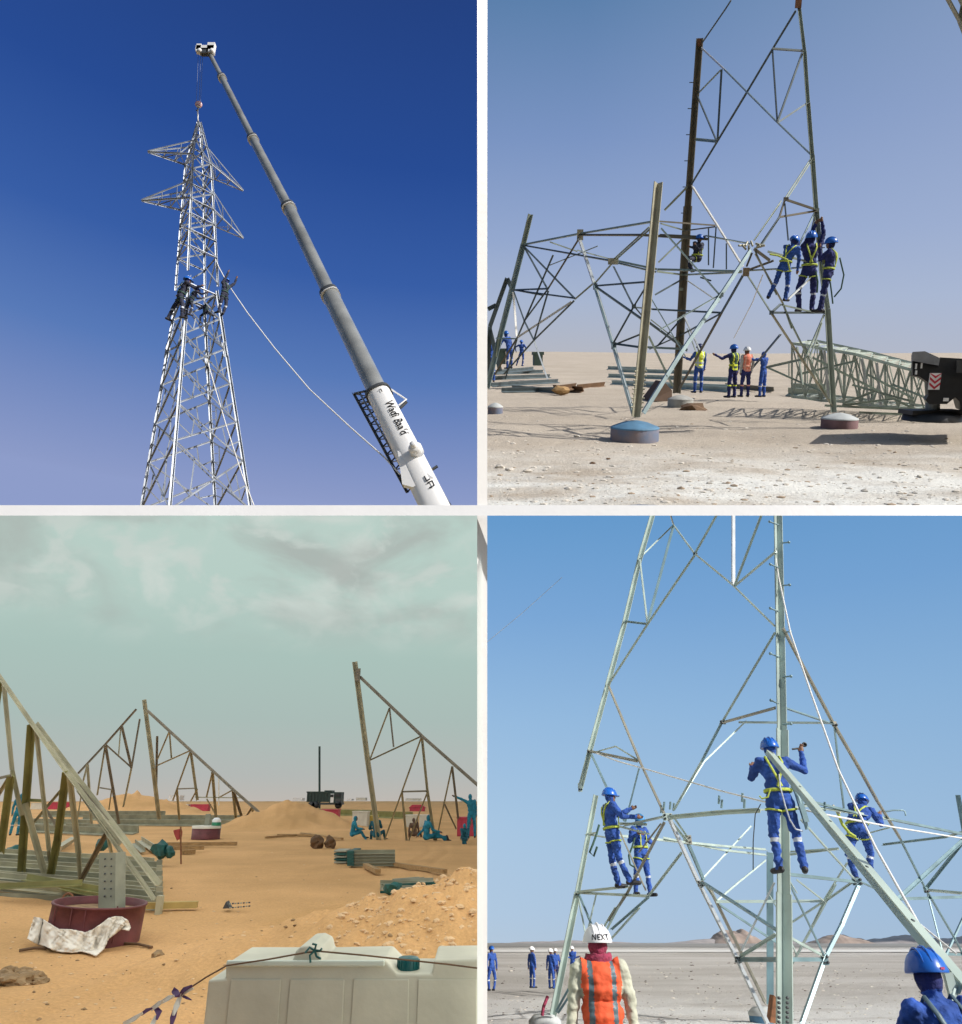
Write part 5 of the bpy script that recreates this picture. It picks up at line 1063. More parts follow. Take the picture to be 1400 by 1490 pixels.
    person(3, (512, 1224), 34.5, 38, 'leftmost seated worker in teal facing right', yaw=-70, spine=(.15, 0, 1), legs=((( .6, .3, .35), (.6, .1, -.75)), ((.7, 0, .2), (.6, 0, -.8))), arms=(((.4, .1, -.8), (.9, 0, -.1)), ((.4, -.2, -.8), (.9, -.1, -.1))), seat=1, **kw)
    person(3, (547, 1225), 34, 41, 'seated worker in dark teal with his back to us beside the tall leg', yaw=-20, spine=(-.12, .1, 1), legs=sit, arms=(((-.3, .3, -.8), (.3, .8, 0)), ((.3, .3, -.8), (-.3, .8, 0))), seat=1, **{**kw, 'suit': 'dteal', 'hat': 'hyel'})
    person(3, (603, 1222), 36, 33, 'seated worker in brown clothes behind the teal men', yaw=20, legs=sit, spine=(-.1, .1, 1), seat=1, **{**kw, 'suit': 'brownc', 'hood': 'brownc'})
    person(3, (620, 1226), 33.5, 42, 'seated teal worker stretching his legs out to the right', yaw=-60, spine=(.1, 0, 1), legs=(((.9, -.1, .05), (.9, 0, -.05)), ((.8, .2, .3), (.7, 0, -.5))), arms=(((-.3, .1, -.9), (-.6, .1, -.6)), ((.4, -.1, -.8), (.8, 0, -.2))), seat=1, **kw)
    person(3, (686, 1220), 33, 66, 'standing teal worker at right reaching up to the frame', yaw=20, spine=(-.08, 0, 1), arms=(((-.8, 0, .35), (-.9, 0, .35)), ((.2, 0, -1), (0, .2, -1))), xshift=0, **kw)
    person(3, (676, 1235), 31, 38, 'crouching dark teal worker facing us at the frame foot', yaw=180, spine=(0, -.35, .9), legs=(((-.3, -.8, .1), (0, .1, -1)), ((.3, -.8, .1), (0, .1, -1))), arms=(((-.2, -.5, -.7), (.2, -.6, -.6)), ((.2, -.5, -.7), (-.2, -.6, -.6))), **{**kw, 'suit': 'dteal', 'face': 'teal'})
    # water-filled barrier in the foreground
    D = 4.6; k = PM(3, 500, 1440, D); t = Thing(3, W(3, 500, 1560, D), 'plastic_barrier', 'big translucent white plastic barrier across the bottom of the yard', 'barrier')
    poly = [(303, 1426), (328, 1424), (328, 1407), (334, 1399), (425, 1399), (430, 1384), (438, 1377), (452, 1376), (464, 1382), (468, 1399), (560, 1397), (579, 1417), (628, 1417), (632, 1397), (697, 1396)]
    dep = V((0, .42, 0)); zb = -1.64
    pts = [W(3, x, y, D) for x, y in poly]; L0, L1 = pts[0].copy(), pts[-1].copy(); L0.z = zb; L1.z = zb
    mb = MB(); mb.prism([L0] + pts + [L1], dep); o = t.part('shell', mb, 'plastic'); bv = o.modifiers.new('bevel', 'BEVEL'); bv.width = .012; bv.segments = 3
    for x0, x1 in ((334, 412), (420, 504), (512, 598), (606, 696)):
        mb = MB(); a, c_ = W(3, x0, 1425, D), W(3, x1, 1425, D); mb.prism([V((a.x, D, zb + .05)), V((c_.x, D, zb + .05)), V((c_.x - .01, D, c_.z)), V((a.x + .01, D, a.z))][::1], V((0, -.007, 0))); o = t.part('raised_panel', mb, 'plastic'); bv = o.modifiers.new('bevel', 'BEVEL'); bv.width = .018; bv.segments = 3
    mb = MB(); a, c_ = W(3, 330, 1406, D), W(3, 560, 1406, D); mb.frame_box(a + V((0, -.018, 0)), (c_.x - a.x, 0, 0), (0, .02, 0), (0, 0, .03)); o = t.part('top_lip', mb, 'plastic2'); bv = o.modifiers.new('bevel', 'BEVEL'); bv.width = .008; bv.segments = 2
    c = W(3, 594, 1413, D + .12); mb = MB(); mb.lathe(c, [(.056, 0), (.058, .01), (.058, .058), (.052, .066), (.01, .068)], 30)
    for i in range(20): mb.box(c + V((.0585 * cos(i * pi / 10), .0585 * sin(i * pi / 10), .034)), (.006, .006, .045), 0, Matrix.Rotation(i * pi / 10, 3, 'Z'))
    t.part('filler_cap', mb, 'tealcap')
    # rope with tape
    mb = MB(); pr = [(262, 1447), (300, 1422), (330, 1405), (390, 1396), (445, 1386), (463, 1384), (530, 1390), (594, 1397), (650, 1403), (697, 1409)]
    mb.tube([W(3, x, y, D - .05) for x, y in pr], .0042, 6); single(3, W(3, 262, 1447, D), 'rope', 'thin brown rope running over the plastic barrier', 'rope', mb, 'dtimber')
    mb = MB(); c = W(3, 458, 1383, D - .06)
    for i in range(5): a = i * 1.3; mb.tube([c, c + V((.03 * cos(a), -.01, .03 * sin(a))), c + V((.045 * cos(a + .5), -.02, .045 * sin(a + .5) - .01))], .006, 5)
    single(3, c, 'string_knot', 'teal string knotted round the rope on the barrier lug', 'string', mb, 'tealdk')
    t = Thing(3, W(3, 262, 1447, 4.5), 'warning_tape', 'purple and white warning tape knotted at the bottom of the yard', 'tape')
    def ribbon(pts, wpx, m, nm='tape_strip'):
        mb = MB(); P = [W(3, x, y, 4.5 - .02 * i) for i, (x, y) in enumerate(pts)]; kk = PM(3, 250, 1450, 4.5); vs = []
        for i, q in enumerate(P):
            d_ = (P[min(i + 1, len(P) - 1)] - P[max(i - 1, 0)]).normalized(); n_ = V((-d_.z, .5 * sin(i * 1.7), d_.x)).normalized(); w_ = wpx * kk * (.5 + .25 * sin(i * 2.1)); vs += [q - n_ * w_, q + n_ * w_]
        mb.add(vs, [(2 * i, 2 * i + 1, 2 * i + 3, 2 * i + 2) for i in range(len(P) - 1)]); o = t.part(nm, mb, m); o.modifiers.new('t', 'SOLIDIFY').thickness = .003
    for a_ in (([(180, 1490), (196, 1482), (208, 1474)], 5, 'creamp'), ([(206, 1476), (214, 1470), (222, 1467)], 4, 'purple'), ([(220, 1469), (232, 1460), (238, 1456)], 5, 'creamp'), ([(226, 1466), (232, 1474), (228, 1484)], 6, 'purple'), ([(236, 1458), (246, 1452), (254, 1449)], 5, 'creamp'), ([(252, 1440), (257, 1446), (262, 1449)], 7, 'purple'),
               ([(262, 1448), (268, 1440), (280, 1434)], 5, 'purple'), ([(262, 1449), (272, 1442), (282, 1438)], 4, 'creamp'), ([(264, 1448), (272, 1452), (279, 1455)], 2.5, 'purple'), ([(262, 1450), (257, 1464), (252, 1478)], 6, 'creamp'), ([(256, 1466), (252, 1480), (249, 1495)], 6, 'purple'), ([(228, 1478), (222, 1490), (220, 1496)], 5, 'creamp')): ribbon(*a_)
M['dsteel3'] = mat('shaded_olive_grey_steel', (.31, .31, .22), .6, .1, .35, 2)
M['grey3'] = mat('dusty_grey_steel', (.36, .36, .28), .6, .1, .3, 3)
M['stub3'] = mat('grey_stub_steel', (.30, .31, .24), .6, .15, .3, 3)
M['fill3'] = mat('rusty_concrete_fill', (.36, .22, .11), .9, 0, .55, 9, .5)
M['tealdk'] = mat('dark_teal_paint', (.01, .10, .09), .6, 0, .4, 8)
M['dteal'] = mat('dark_teal_coverall', (.01, .12, .17), .85, 0, .4, 7, .5, 14)
M['redp'] = mat('faded_red_plastic', (.55, .05, .09), .6, 0, .2, 2)
M['creamp'] = mat('cream_plastic', (.72, .68, .58), .6, 0, .15, 2)
M['ytimber'] = mat('yellow_timber', (.50, .36, .12), .8, 0, .3, 4)
M['clod3'] = mat('brown_clod', (.34, .22, .11), .95, 0, .4, 9, .7)
M['sandrock'] = mat('sand_coloured_stone', (.68, .46, .26), .95, 0, .2, 8, .4)
M['tgreen'] = mat('dark_green_truck_paint', (.015, .045, .04), .5, 0, .3, 2)
M['flagred'] = mat('faded_red_cloth', (.45, .07, .06), .9, 0, .3, 6)
M['plastic2'] = mat('milky_plastic_lip', (.62, .66, .56), .4, 0, .08, 2, .05)
place3()
# ------------------------------------------------------------------ PLACE 4: tower legs being joined on the open plain
def place4():
    LX = lambda y: float(np.interp(y, [750, 812, 905, 997, 1093, 1157, 1299, 1478], [950, 931, 909, 884, 859, 866, 840, 804]))
    FX = lambda y: float(np.interp(y, [750, 1070, 1300, 1490], [1131.5, 1137, 1139, 1140])); BX = lambda y: 1118.0
    RX = lambda y: float(np.interp(y, [750, 912, 1160, 1500], [1137, 1150, 1400, 1440]))
    def DF(x, y):
        if x > FX(y): return lerp_inv(x, [FX(y), 1420], [11.8, 17])
        return lerp_inv(x, [LX(y), FX(y)], [17.5, 11.8])
    def DB(x, y):
        return lerp_inv(x, [LX(y), BX(y), 1420], [17.5, 23.5, 17])
    f = lambda x, y: W(4, x, y, DF(x, y)); b = lambda x, y: W(4, x, y, DB(x, y))
    t = Thing(4, W(4, 1140, 1560, 11.8), 'lattice_tower', 'pale green lattice tower legs with climbers joining the braces', 'tower')
    def bar(s, x0, y0, x1, y1, w_, m='steel4', nm='brace', roll=0.0):
        w_ *= 1.2
        fn = f if s == 'f' else b; a, c = fn(x0, y0), fn(x1, y1); mid = fn((x0 + x1) / 2, (y0 + y1) / 2)
        return t.bar(a, c, w_ * PM(4, (x0 + x1) / 2, (y0 + y1) / 2, mid.y), m, nm, roll)
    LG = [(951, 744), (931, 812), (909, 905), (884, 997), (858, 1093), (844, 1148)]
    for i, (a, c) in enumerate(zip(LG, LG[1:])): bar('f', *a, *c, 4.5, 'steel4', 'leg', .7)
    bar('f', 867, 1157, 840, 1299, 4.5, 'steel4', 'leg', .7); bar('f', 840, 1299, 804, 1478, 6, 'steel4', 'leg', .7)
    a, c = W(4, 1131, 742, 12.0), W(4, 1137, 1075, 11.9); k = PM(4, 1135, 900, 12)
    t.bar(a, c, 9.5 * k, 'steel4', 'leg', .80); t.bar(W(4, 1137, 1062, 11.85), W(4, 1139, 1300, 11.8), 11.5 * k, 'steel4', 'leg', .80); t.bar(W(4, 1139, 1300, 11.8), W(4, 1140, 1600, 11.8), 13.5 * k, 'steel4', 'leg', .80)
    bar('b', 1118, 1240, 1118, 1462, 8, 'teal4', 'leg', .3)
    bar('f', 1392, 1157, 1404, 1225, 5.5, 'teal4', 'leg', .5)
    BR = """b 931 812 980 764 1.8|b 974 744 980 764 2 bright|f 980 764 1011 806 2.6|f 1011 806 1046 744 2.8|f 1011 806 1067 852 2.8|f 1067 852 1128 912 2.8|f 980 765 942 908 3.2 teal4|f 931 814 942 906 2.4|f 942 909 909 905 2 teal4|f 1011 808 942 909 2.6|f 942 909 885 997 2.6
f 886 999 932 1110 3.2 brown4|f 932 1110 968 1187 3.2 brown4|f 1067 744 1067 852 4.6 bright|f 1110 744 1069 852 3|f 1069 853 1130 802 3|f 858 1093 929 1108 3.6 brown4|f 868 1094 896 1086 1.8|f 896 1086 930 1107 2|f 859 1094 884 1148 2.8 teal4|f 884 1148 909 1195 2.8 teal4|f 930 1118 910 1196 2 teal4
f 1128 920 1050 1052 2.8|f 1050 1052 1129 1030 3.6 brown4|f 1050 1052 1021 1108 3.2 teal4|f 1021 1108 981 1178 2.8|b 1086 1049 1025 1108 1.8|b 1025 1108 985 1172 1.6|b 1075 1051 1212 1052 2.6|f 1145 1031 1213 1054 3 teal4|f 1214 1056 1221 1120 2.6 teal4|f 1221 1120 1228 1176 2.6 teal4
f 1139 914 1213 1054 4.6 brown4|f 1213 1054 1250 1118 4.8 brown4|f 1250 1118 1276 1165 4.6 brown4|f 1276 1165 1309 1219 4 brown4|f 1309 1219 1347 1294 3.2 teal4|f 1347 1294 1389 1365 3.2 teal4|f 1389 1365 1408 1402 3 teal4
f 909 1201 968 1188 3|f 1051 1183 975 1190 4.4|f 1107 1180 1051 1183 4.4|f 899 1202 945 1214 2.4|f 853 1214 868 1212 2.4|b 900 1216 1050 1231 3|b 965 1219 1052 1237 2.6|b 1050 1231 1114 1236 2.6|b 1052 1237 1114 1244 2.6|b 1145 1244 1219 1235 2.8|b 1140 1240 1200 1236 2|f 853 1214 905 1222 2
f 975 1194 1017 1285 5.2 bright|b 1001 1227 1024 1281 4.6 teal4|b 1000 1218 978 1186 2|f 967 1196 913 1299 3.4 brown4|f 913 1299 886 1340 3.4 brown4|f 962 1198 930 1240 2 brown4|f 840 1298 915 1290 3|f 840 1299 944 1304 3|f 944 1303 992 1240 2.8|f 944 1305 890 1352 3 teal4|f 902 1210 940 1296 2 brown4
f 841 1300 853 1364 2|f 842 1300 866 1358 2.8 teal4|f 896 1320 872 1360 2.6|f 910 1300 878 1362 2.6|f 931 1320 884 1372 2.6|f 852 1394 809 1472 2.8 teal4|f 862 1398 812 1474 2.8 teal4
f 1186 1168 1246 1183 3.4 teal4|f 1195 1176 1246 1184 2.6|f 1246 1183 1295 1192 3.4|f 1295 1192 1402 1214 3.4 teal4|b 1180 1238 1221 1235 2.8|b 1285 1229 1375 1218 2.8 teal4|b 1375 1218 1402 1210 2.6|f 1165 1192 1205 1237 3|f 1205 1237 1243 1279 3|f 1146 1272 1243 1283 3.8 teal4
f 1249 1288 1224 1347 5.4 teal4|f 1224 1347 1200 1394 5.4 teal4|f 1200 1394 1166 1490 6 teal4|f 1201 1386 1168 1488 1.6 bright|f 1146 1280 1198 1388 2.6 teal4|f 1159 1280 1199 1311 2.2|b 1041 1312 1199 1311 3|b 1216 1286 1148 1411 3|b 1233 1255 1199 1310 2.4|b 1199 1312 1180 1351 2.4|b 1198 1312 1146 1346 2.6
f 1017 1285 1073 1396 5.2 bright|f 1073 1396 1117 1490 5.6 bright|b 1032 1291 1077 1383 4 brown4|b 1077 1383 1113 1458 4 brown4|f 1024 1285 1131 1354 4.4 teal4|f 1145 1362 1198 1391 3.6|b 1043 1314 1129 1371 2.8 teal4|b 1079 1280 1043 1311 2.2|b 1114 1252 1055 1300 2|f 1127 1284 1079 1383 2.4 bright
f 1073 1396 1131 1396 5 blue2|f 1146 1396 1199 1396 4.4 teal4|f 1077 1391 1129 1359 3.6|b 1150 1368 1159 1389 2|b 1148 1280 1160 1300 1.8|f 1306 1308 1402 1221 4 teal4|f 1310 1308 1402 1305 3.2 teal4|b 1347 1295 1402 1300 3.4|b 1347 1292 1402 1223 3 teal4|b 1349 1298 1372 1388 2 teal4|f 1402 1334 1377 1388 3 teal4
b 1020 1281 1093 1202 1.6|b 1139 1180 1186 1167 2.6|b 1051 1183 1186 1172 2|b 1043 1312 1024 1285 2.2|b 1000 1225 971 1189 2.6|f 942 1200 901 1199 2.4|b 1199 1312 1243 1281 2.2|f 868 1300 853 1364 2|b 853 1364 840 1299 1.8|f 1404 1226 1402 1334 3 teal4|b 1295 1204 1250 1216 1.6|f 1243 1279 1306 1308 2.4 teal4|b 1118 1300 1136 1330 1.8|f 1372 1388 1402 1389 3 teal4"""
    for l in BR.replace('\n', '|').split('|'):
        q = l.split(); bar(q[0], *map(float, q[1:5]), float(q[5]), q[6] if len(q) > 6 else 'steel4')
    for s, x, y, wv, hv, m in (('f', 971, 1189, 14, 10, 'steel4'), ('b', 1000, 1222, 12, 12, 'brown4'), ('f', 1246, 1283, 14, 10, 'teal4'), ('f', 1019, 1286, 9, 8, 'steel4'), ('f', 1073, 1396, 9, 8, 'steel4'), ('f', 1199, 1396, 10, 14, 'teal4'), ('f', 1051, 1052, 8, 5, 'teal4'), ('f', 1213, 1054, 7, 7, 'brown4'), ('f', 858, 1094, 8, 5, 'steel4'), ('f', 844, 1146, 6, 12, 'steel4'), ('f', 1346, 1295, 6, 8, 'teal4'), ('f', 840, 1299, 5, 7, 'steel4'), ('f', 1011, 806, 6, 5, 'steel4')):
        c = (f if s == 'f' else b)(x, y); kk = PM(4, x, y, c.y); mb = MB(); mb.box(c + V((0, -.03, 0)), (wv * kk, .016, hv * kk)); g = t.part('gusset_plate', mb, m)
        for j in range(4 if wv > 7 else 2):
            q = c + V(((j % 2 - .5) * wv * kk * .6, -.04, (j // 2 - .5) * hv * kk * .5)); mb = MB(); mb.lathe(q, [(.001, 0), (.02, 0), (.02, .03), (.001, .03)][::-1], 6, R=Matrix.Rotation(pi / 2, 3, 'X')); t.part('bolt', mb, 'dkgrey', parent=g)
    for x, y in ((962, 1183), (966, 1178), (975, 1178), (980, 1180), (1046, 1170), (1050, 1176), (1080, 1167), (1083, 1176), (1200, 1180)):
        c = f(x, y); mb = MB(); mb.tube([c, c + V((.02, -.03, .13))], .02, 6); t.part('bolt', mb, 'teal4')
    for i, (x, y, sg) in enumerate([(1121, 760, -1), (1147, 790, 1), (1122, 822, -1), (1148, 852, 1), (1122, 886, -1), (1149, 920, 1), (1122, 952, -1), (1150, 985, 1), (1123, 1020, -1), (1150, 1054, 1)]):
        a = W(4, 1136 + sg * 3, y + 4 * (sg < 0), 11.9); e = W(4, x - (1 if sg < 0 else -1), y - 1, 11.8); mb = MB(); mb.tube([a, e], .014, 6); mb.ell(e, (.026, .026, .026), n=8, m=5); t.part('step_bolt', mb, 'teal4')
    for i in range(12):
        y = 1452 + i * 7
        for sg in (-1, 1):
            q = W(4, 1140 + sg * 6 - 1, y, 11.65); mb = MB(); mb.lathe(q, [(.001, 0), (.02, 0), (.02, .03), (.001, .03)][::-1], 6, R=Matrix.Rotation(pi / 2, 3, 'X')); t.part('bolt', mb, 'dkgrey')
    # foundation pads
    for x, y, D, wpx, lb_, ms in ((793, 1487, 17.6, 46, 'white-topped round pad under the left leg behind the man in orange', ('concrete', 'palegrey')), (1110, 1474, 23.5, 40, 'pale blue-grey pad under the rear leg behind the centre leg', ('cblue', 'palegrey'))):
        c = W(4, x, y, D); kk = PM(4, x, y, D); r = wpx * kk / 2; h = c.z + EYE[4] + .1; c.z = -EYE[4] - .1
        p_ = Thing(4, c, 'foundation_pad', lb_, 'concrete pad', 'pads under the tower legs'); mb = MB(); mb.lathe(c, [(r, 0), (r, h)], 36); p_.part('drum', mb, ms[0]); mb = MB(); mb.lathe(c, [(r * 1.03, h - .05), (r * 1.03, h + .02), (r * .7, h + .12), (.01, h + .16)], 36); p_.part('cap', mb, ms[1])
    mb = MB(); q = W(4, 1127, 1480, 21); mb.prism([W(4, 1121, 1488, 21), W(4, 1131, 1490, 21), W(4, 1131, 1452, 21), W(4, 1126, 1448, 21)], V((0, .3, 0))); single(4, q, 'plank', 'dark rusty board standing behind the foot of the centre leg', 'board', mb, 'rust')
    mb = MB(); mb.tube([W(4, 789, 1478, 17.2), W(4, 791, 1465, 17.2), W(4, 797, 1450, 17.3)], .03, 6); single(4, W(4, 789, 1478, 17.2), 'tape', 'thin red and white tape on the white-topped pad', 'tape', mb, 'scarf')
    # ropes
    for pts, r_, lb_ in (([(1127, 800, 12), (1133, 840, 11.9), (1150, 920, 11.7), (1180, 1008, 11.4), (1220, 1120, 11), (1274, 1233, 10), (1336, 1343, 8.6), (1354, 1372, 8), (1384, 1408, 7)], .024, 'thick white rope slanting down from the centre leg to the big beam'),
                         ([(868, 1096, 17), (900, 1108, 16.5), (936, 1118, 15.4), (1050, 1151, 13.4), (1110, 1166, 12), (1177, 1180, 11), (1205, 1186, 11), (1296, 1203, 13.5), (1402, 1220, 16.5)], .022, 'white rope stretched across the tower at waist height'),
                         ([(1334, 1341, 8.6), (1360, 1362, 8.4), (1392, 1388, 8.2)], .014, 'short white rope end branching off at lower right'),
                         ([(1107, 1170, 11.8), (1099, 1185, 11.9), (1096, 1225, 12), (1096, 1266, 12)], .012, 'thin dark cord hanging beside the centre climber')):
        mb = MB(); mb.tube([W(4, *q) for q in pts], r_ * .62, 8); single(4, W(4, *pts[-1]), 'rope', lb_, 'rope', mb, 'rope' if 'white' in lb_ else 'dkgrey')
    mb = MB(); mb.tube([W(4, 708, 935, 60), W(4, 760, 892, 60), W(4, 818, 840, 60)], .018, 6); single(4, W(4, 708, 935, 60), 'wire', 'faint thin wire crossing the sky at upper left', 'wire', mb, 'rope')
    # big beam lifted by the man in front
    B0, B1 = W(4, 1121, 1093, 11.0), W(4, 1412, 1437, 5.3)
    bt = Thing(4, B1, 'steel_beam', 'big pale steel angle slanting across the right side towards the blue-helmeted man', 'steel beam')
    ax = (B1 - B0).normalized(); n1 = V((ax.z, 0, -ax.x)).normalized(); n1 = (n1 - ax * n1.dot(ax)).normalized(); n2 = ax.cross(n1).normalized()
    if n2.y < 0: n2 = -n2
    Ln = (B1 - B0).length; wb = 14.5 * PM(4, 1260, 1260, 8.4)
    mb = MB(); mb.frame_box(B0 - n1 * wb * .5, ax * Ln, n1 * wb, n2 * .012); bt.part('near_flange', mb, 'pale4')
    mb = MB(); up = n1 if n1.z > 0 else -n1; mb.frame_box(B0 + up * wb * .5 - up * .014 + n2 * .013, ax * Ln, up * .014, n2 * wb * .5); bt.part('far_flange', mb, 'teal4')
    for u, v_ in ((.006, .2), (.016, -.15), (.012, .0), (.30, .1), (.5, -.1), (.7, .2), (.86, .1)):
        q = B0 + ax * Ln * u + n1 * wb * v_ - n2 * .003; mb = MB(); mb.lathe(q, [(.014, 0), (.014, .004), (.001, .004)], 10, R=(-n2).to_track_quat('Z', 'Y').to_matrix()); bt.part('bolt_hole', mb, 'dkgrey')
    mb = MB(); q = W(4, 1384, 1436, 5.35); mb.box(q, (.05, .03, .15)); bt.part('bracket', mb, 'steel4')
    b2 = Thing(4, W(4, 1378, 1500, 5.1), 'steel_beam', 'short teal steel angle held upright at the lower right corner', 'steel beam'); b2.bar(W(4, 1389, 1450, 5.2), W(4, 1372, 1520, 5.0), .075, 'steel4', 'flange', .4)
    # climbers
    g = 'blue-clad climbers on the tower'; kw = dict(voxel=.013, suit='blue', hat='hblue', hood='blue', harness='harness', group=g)
    c1 = person(4, (1154, 1271), 11.15, 196, 'climber on the centre leg seen from behind with a tool in his raised right hand', yaw=-4, head=(0, 6), fat=1.12, arms=(((-.25, .5, -.5), (.35, .6, .6)), ((.55, .1, -.25), (.15, .2, 1))), legs=(((-.16, .05, -1), (-.02, 0, -1)), ((.14, .05, -1), (.06, 0, -1))), **kw)
    kk = c1.s; hnd = c1.hands[1]
    t1 = Thing(4, hnd, 'wrench', 'black spanner held up in the centre climber\'s right hand', 'wrench'); mb = MB(); mb.tube([hnd + V((-.14, -.02, -.02)), hnd, hnd + V((.05, 0, .05))], .013, 6); t1.part('handle', mb, 'black'); mb = MB(); mb.lathe(hnd + V((.06, .01, .05)), [(.035, 0), (.035, .02), (.018, .02), (.018, 0)], 12, R=Matrix.Rotation(pi / 2, 3, 'X')); t1.part('ring_end', mb, 'black')
    mb = MB(); mb.tube([c1.T((.17, -.12, .15)), c1.T((.22, -.14, .0)), c1.T((.25, -.12, -.25)), c1.T((.27, -.1, -.42))], .022 * kk * 1.3, 6, flat=.5); c1.part('tool_bag', mb, 'teal4')
    mb = MB(); mb.box(c1.T((.245, -.12, -.13)), (.07 * kk, .05 * kk, .40 * kk), 0, Matrix.Rotation(-.12, 3, 'Y')); c1.part('bolt_bag', mb, 'teal4')
    lanyard(c1, [c1.T(q) for q in ((0, -.16, .3), (-.02, -.17, .12), (.0, -.17, -.12), (.03, -.16, -.30), (.10, -.13, -.42), (.2, -.1, -.44))], .011, 'refl')
    lanyard(c1, [c1.T(q) for q in ((-.15, -.12, .1), (-.2, -.12, 0), (-.28, -.1, -.02), (-.3, -.08, .02))], .012, 'harness')
    c2 = person(4, (897, 1292), 15.6, 144, 'left climber in profile reaching right to hold a brace', yaw=-78, fat=1.15, spine=(-.10, 0, 1), chest=(.0, 0, 1), head=(0, 0), arms=(((.7, -.3, -.45), (.85, -.1, .35)), ((.45, -.3, -.65), (.9, 0, -.05))), legs=(((-.02, .05, -1), (.22, .05, -1)), ((.12, -.1, -1), (.42, -.05, -.95))), **kw)
    lanyard(c2, [W(4, x, y, 15.3) for x, y in ((872, 1200), (868, 1214), (863, 1228), (858, 1240), (864, 1246), (869, 1232))], .02, 'dharness')
    c3 = person(4, (939, 1305), 16.2, 119, 'second climber facing us with hands at the brace beside the left climber', yaw=-150, fat=1.12, head=(15, -18), arms=(((.35, 0, -.9), (-.4, -.4, .35)), ((-.35, 0, -.9), (.4, -.4, .3))), legs=(((.08, -.05, -1), (.04, 0, -1)), ((-.22, -.1, -1), (-.12, .1, -1))), **{**kw, 'hat': 'hlblue', 'harness': 'harness'})
    lanyard(c3, [W(4, x, y, 16) for x, y in ((925, 1215), (920, 1232), (915, 1245), (917, 1258), (924, 1262))], .018, 'dharness')
    c4 = person(4, (1266, 1283), 13.6, 130, 'climber at right bent over the girder with his back to us', yaw=-25, spine=(.15, .25, 1), chest=(.62, .35, .75), head=(-10, -10), fat=1.2, arms=(((.45, .3, -.7), (.3, .5, -.3)), ((.5, .2, -.7), (.25, .4, .4))), legs=(((-.35, .1, -.8), (.10, 0, -1)), ((.22, .3, -.8), (-.35, 0, -1))), **kw)
    q = c4.hands[1]; t2 = Thing(4, q, 'podger_bar', 'thin hooked steel bar pointing right from the bent climber', 'bar'); mb = MB(); mb.tube([W(4, 1288, 1181, 13.4), W(4, 1300, 1179, 13.4), W(4, 1314, 1179, 13.4), W(4, 1317, 1181, 13.4), W(4, 1318, 1187, 13.4)], .013, 6); t2.part('bar', mb, 'teal4')
    lanyard(c4, [W(4, x, y, 13.4) for x, y in ((1216, 1175), (1222, 1190), (1226, 1200), (1236, 1212), (1245, 1218))], .026, 'harness'); lanyard(c4, [W(4, x, y, 13.3) for x, y in ((1211, 1172), (1217, 1178), (1222, 1184))], .03, 'brown4')
    # men standing on the plain
    g = 'men in blue standing on the plain'; st = ((-.10, 0, -1), (0, -.04, -1)), ((.10, 0, -1), (0, -.04, -1)); kw = dict(voxel=.022, suit='blue', hat='hwhite', group=g, bands=True)
    person(4, (775, 1438), 34, 60, 'man in blue with white helmet standing alone facing right', yaw=-60, legs=(((-.05, 0, -1), (-.05, 0, -1)), ((.12, 0, -1), (-.08, 0, -1))), **kw)
    person(4, (803, 1439), 34, 58, 'front one of two men in blue talking left of the tower leg', yaw=-50, legs=st, **kw)
    person(4, (810, 1438), 35, 58, 'rear one of two men in blue talking left of the tower leg', yaw=30, legs=st, **{**kw, 'suit': 'navy', 'top': 'blue'})
    person(4, (835, 1427), 35, 50, 'man in blue with white helmet just right of the left leg with arms folded', yaw=160, legs=st, arms=(((-.2, -.1, -1), (.7, -.3, .2)), ((.2, -.1, -1), (-.7, -.3, .2))), **kw)
    person(4, (716, 1442), 31, 65, 'man in blue with blue helmet walking at the left edge', yaw=40, legs=(((-.25, 0, -1), (.1, 0, -1)), ((.2, 0, -1), (-.15, 0, -1))), **{**kw, 'hat': 'hblue'})
    # man in the orange vest
    n_ = person(4, (893, 1722), 6.9, 374, 'man in orange vest and white helmet lettered NEXT seen from behind', yaw=0, suit='cream', top='cream', sleeves='cream', vest='orange', vstripe='greyband', hat='hwhite', hood='scarf', voxel=.011, head=(4, 4), text='NEXT', brim=1, fat=1.13, bands=False)
    s_ = n_.s; mb = MB(); nk = n_.hd - V((0, 0, .15 * s_))
    vs = []; nu, nv = 40, 12
    for j in range(nv + 1):
        for i in range(nu):
            a = 2 * pi * i / nu; v_ = j / nv; rr = (.105 + .075 * v_ ** 2.0) * (1 + .10 * noise.noise(V((cos(a) * 2.5, sin(a) * 2.5, v_ * 5))) + .05 * sin(v_ * 19 + a)); vs.append(nk + V((rr * 1.0 * cos(a), rr * .86 * sin(a), .085 - .20 * v_ + .015 * noise.noise(V((a * 2, v_ * 4, 2))))) * s_)
    mb.add(vs, [(j * nu + i, j * nu + (i + 1) % nu, (j + 1) * nu + (i + 1) % nu, (j + 1) * nu + i) for j in range(nv) for i in range(nu)], 0, True); o = n_.part('scarf', mb, 'scarf'); o.modifiers.new('t', 'SOLIDIFY').thickness = .01
    hc, Rm, s2, hp = n_.helm
    cu = bpy.data.curves.new('word', 'FONT'); cu.body = 'NEXT'; cu.size = .066 * s2; cu.align_x = 'CENTER'; cu.offset = .0016 * s2; cu.space_character = 1.12; o = bpy.data.objects.new('word', cu); C.objects.link(o)
    me = bpy.data.meshes.new_from_object(o.evaluated_get(bpy.context.evaluated_depsgraph_get())); bpy.data.objects.remove(o)
    bm = bmesh.new(); bm.from_mesh(me); bmesh.ops.triangulate(bm, faces=bm.faces); bmesh.ops.subdivide_edges(bm, edges=[e for e in bm.edges if e.calc_length() > .012 * s2], cuts=2); bm.to_mesh(me); bm.free()
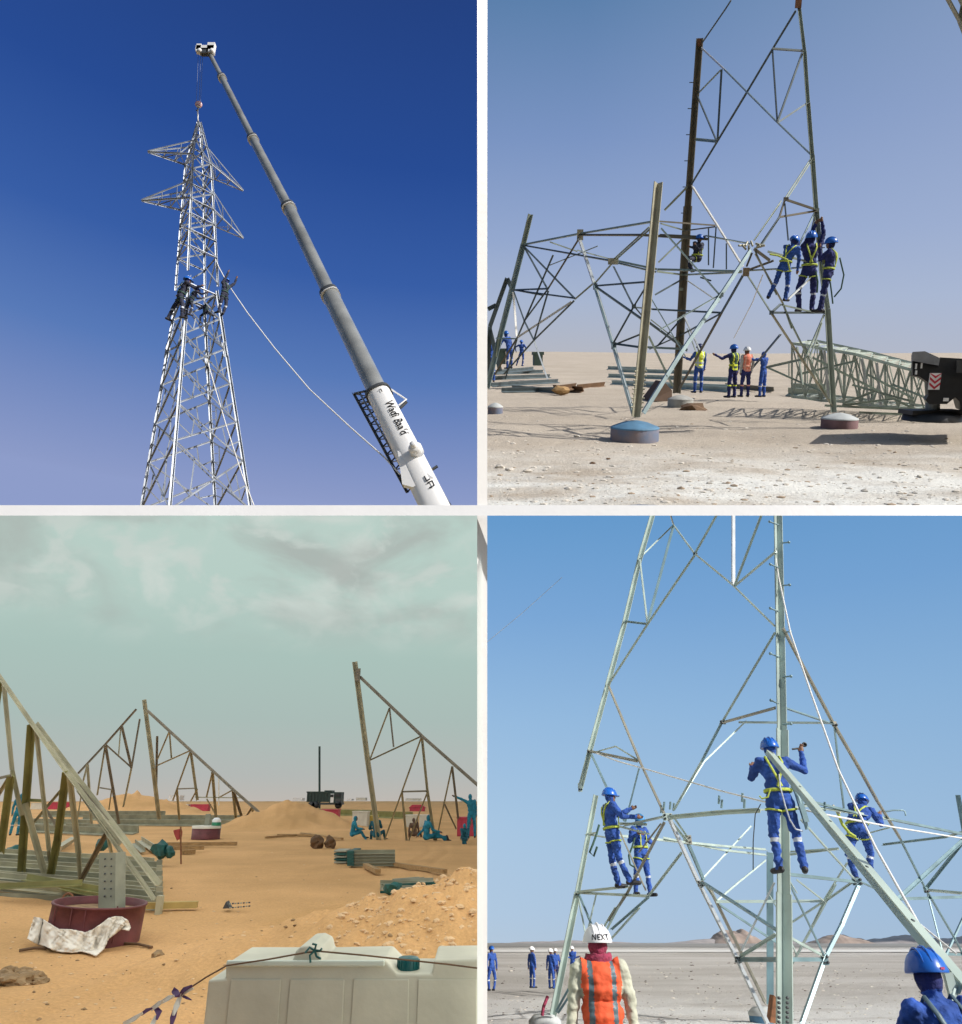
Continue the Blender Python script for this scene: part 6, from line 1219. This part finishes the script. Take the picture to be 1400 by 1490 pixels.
    me.materials.clear(); me.materials.append(M['black'])
    for v_ in me.vertices:
        a = v_.co.x / (.14 * s2); z = v_.co.y + .008 * s2; rr = sqrt(max(.0001, 1 - (z / (.135 * s2)) ** 2)); v_.co = hc + Rm @ V((sin(a) * .122 * .92 * 1.16 * rr * s2, -cos(a) * .122 * 1.12 * 1.16 * rr * s2, z)) - n_.base
    n_.part('lettering', me, None, parent=hp)
    # man in the lower right corner
    r_ = person(4, (1484, 1924), 4.9, 540, 'man in blue with blue helmet at the lower right corner seen from behind', yaw=8, spine=(-.03, 0, 1), suit='blue', hat='hblue', hood='navy', voxel=.011, head=(-15, 0), harness='greyband', arms=(((-.3, .5, -.8), (.2, .8, .2)), ((.35, .6, -.5), (.1, .8, .3))), fat=1.15, bands=False, brim=1)
    hc_ = r_.hd; s3 = r_.s; mb = MB(); mb.box(hc_ + V((.03, -.162, .055)) * s3, (.026 * s3, .004, .014 * s3)); tg = r_.part('helmet_sticker', mb, 'pink')
    # far hills, track and dark gravel flat
    def hill(x0, x1, ytop, D, sd, m, label):
        mb = MB(); nx, ny = 60, 14; kk = PM(4, (x0 + x1) / 2, 1366, D); wd = (x1 - x0) * kk; hh = (1371 - ytop) * kk * .8; x0m = W(4, x0, 1366, D).x; vs = []
        for j in range(ny + 1):
            for i in range(nx + 1):
                u, v_ = i / nx, j / ny; e = sin(pi * u) ** .8 * sin(pi * v_) ** .8; z = hh * e * (1 + .45 * noise.noise(V((u * 5, v_ * 2, sd))) + .15 * noise.noise(V((u * 16, v_ * 6, sd)))); vs.append((x0m + wd * u, D - 14 + 28 * v_, -EYE[4] - .3 + z))
        mb.add(vs, [(j * (nx + 1) + i, j * (nx + 1) + i + 1, (j + 1) * (nx + 1) + i + 1, (j + 1) * (nx + 1) + i) for j in range(ny) for i in range(nx)], 0, True); struct(4, 'hill', mb, m)
    hill(1030, 1106, 1349, 350, 1, 'hill_red', ''); hill(960, 1180, 1362, 355, 2, 'hill_grey', ''); hill(1180, 1262, 1356, 350, 3, 'hill_red', ''); hill(1248, 1400, 1357, 350, 4, 'hill_grey', ''); hill(1310, 1520, 1359, 352, 6, 'hill_grey', ''); hill(700, 960, 1366, 355, 8, 'hill_grey', '')
    def sheet(name, Da, Db, dz, m, xa=702.5, xb=1900):
        mb = MB(); n = 50; vs = []
        for Dd in (Da, Db):
            yy = PX(4, V((0, Dd, -EYE[4])))[1]
            for i in range(n + 1):
                x = xa + (xb - xa) * i / n; X = W(4, x, yy, Dd).x; w__ = Dd * (1 + .02 * noise.noise(V((X * .02, Dd, 0)))); vs.append((X, w__, -EYE[4] + .07 + dz))
        mb.add(vs, [(i, i + 1, n + 2 + i, n + 1 + i) for i in range(n)]); struct(4, name, mb, m)
    sheet('gravel_flat', 205, 350, 0, 'gravel4'); sheet('desert_track', 132, 160, .004, 'track4')
    mb = MB(); R_ = random.Random(9)
    for i in range(1600):
        y = 1400 + 95 * R_.random() ** .8; x = 708 + 700 * R_.random(); q = GP(4, x, y); mb.rock(q, (.012 + .03 * R_.random() ** 4) * (q.y / 28), i, 1, sq=(1.5, 1, .6), mi=int(R_.random() < .35))
    struct(4, 'gravel', mb, ['palerock', 'dkrock'], 'stuff')
M['pale4'] = mat('pale_green_flange_steel', (.50, .60, .52), .45, .2, .25, 1.2)
M['hlblue'] = mat('light_blue_helmet', (.05, .28, .60), .3, 0, .1, 3, .02)
M['pink'] = mat('pink_sticker', (.70, .10, .25), .5)
M['hill_red'] = mat('reddish_hill_rock', (.40, .31, .26), .95, 0, .3, .2, .3)
M['hill_grey'] = mat('greyish_hill_rock', (.38, .34, .33), .95, 0, .25, .2, .3)
M['gravel4'] = mat('dark_gravel_flat', (.30, .29, .27), .95, 0, .3, .15, .3, stretch=(.1, 1, 1))
M['track4'] = mat('pale_track', (.70, .70, .68), .95, 0, .1, .3)
M['dkrock'] = mat('dark_desert_stone', (.16, .13, .11), .95, 0, .3, 6, .5)
place4()
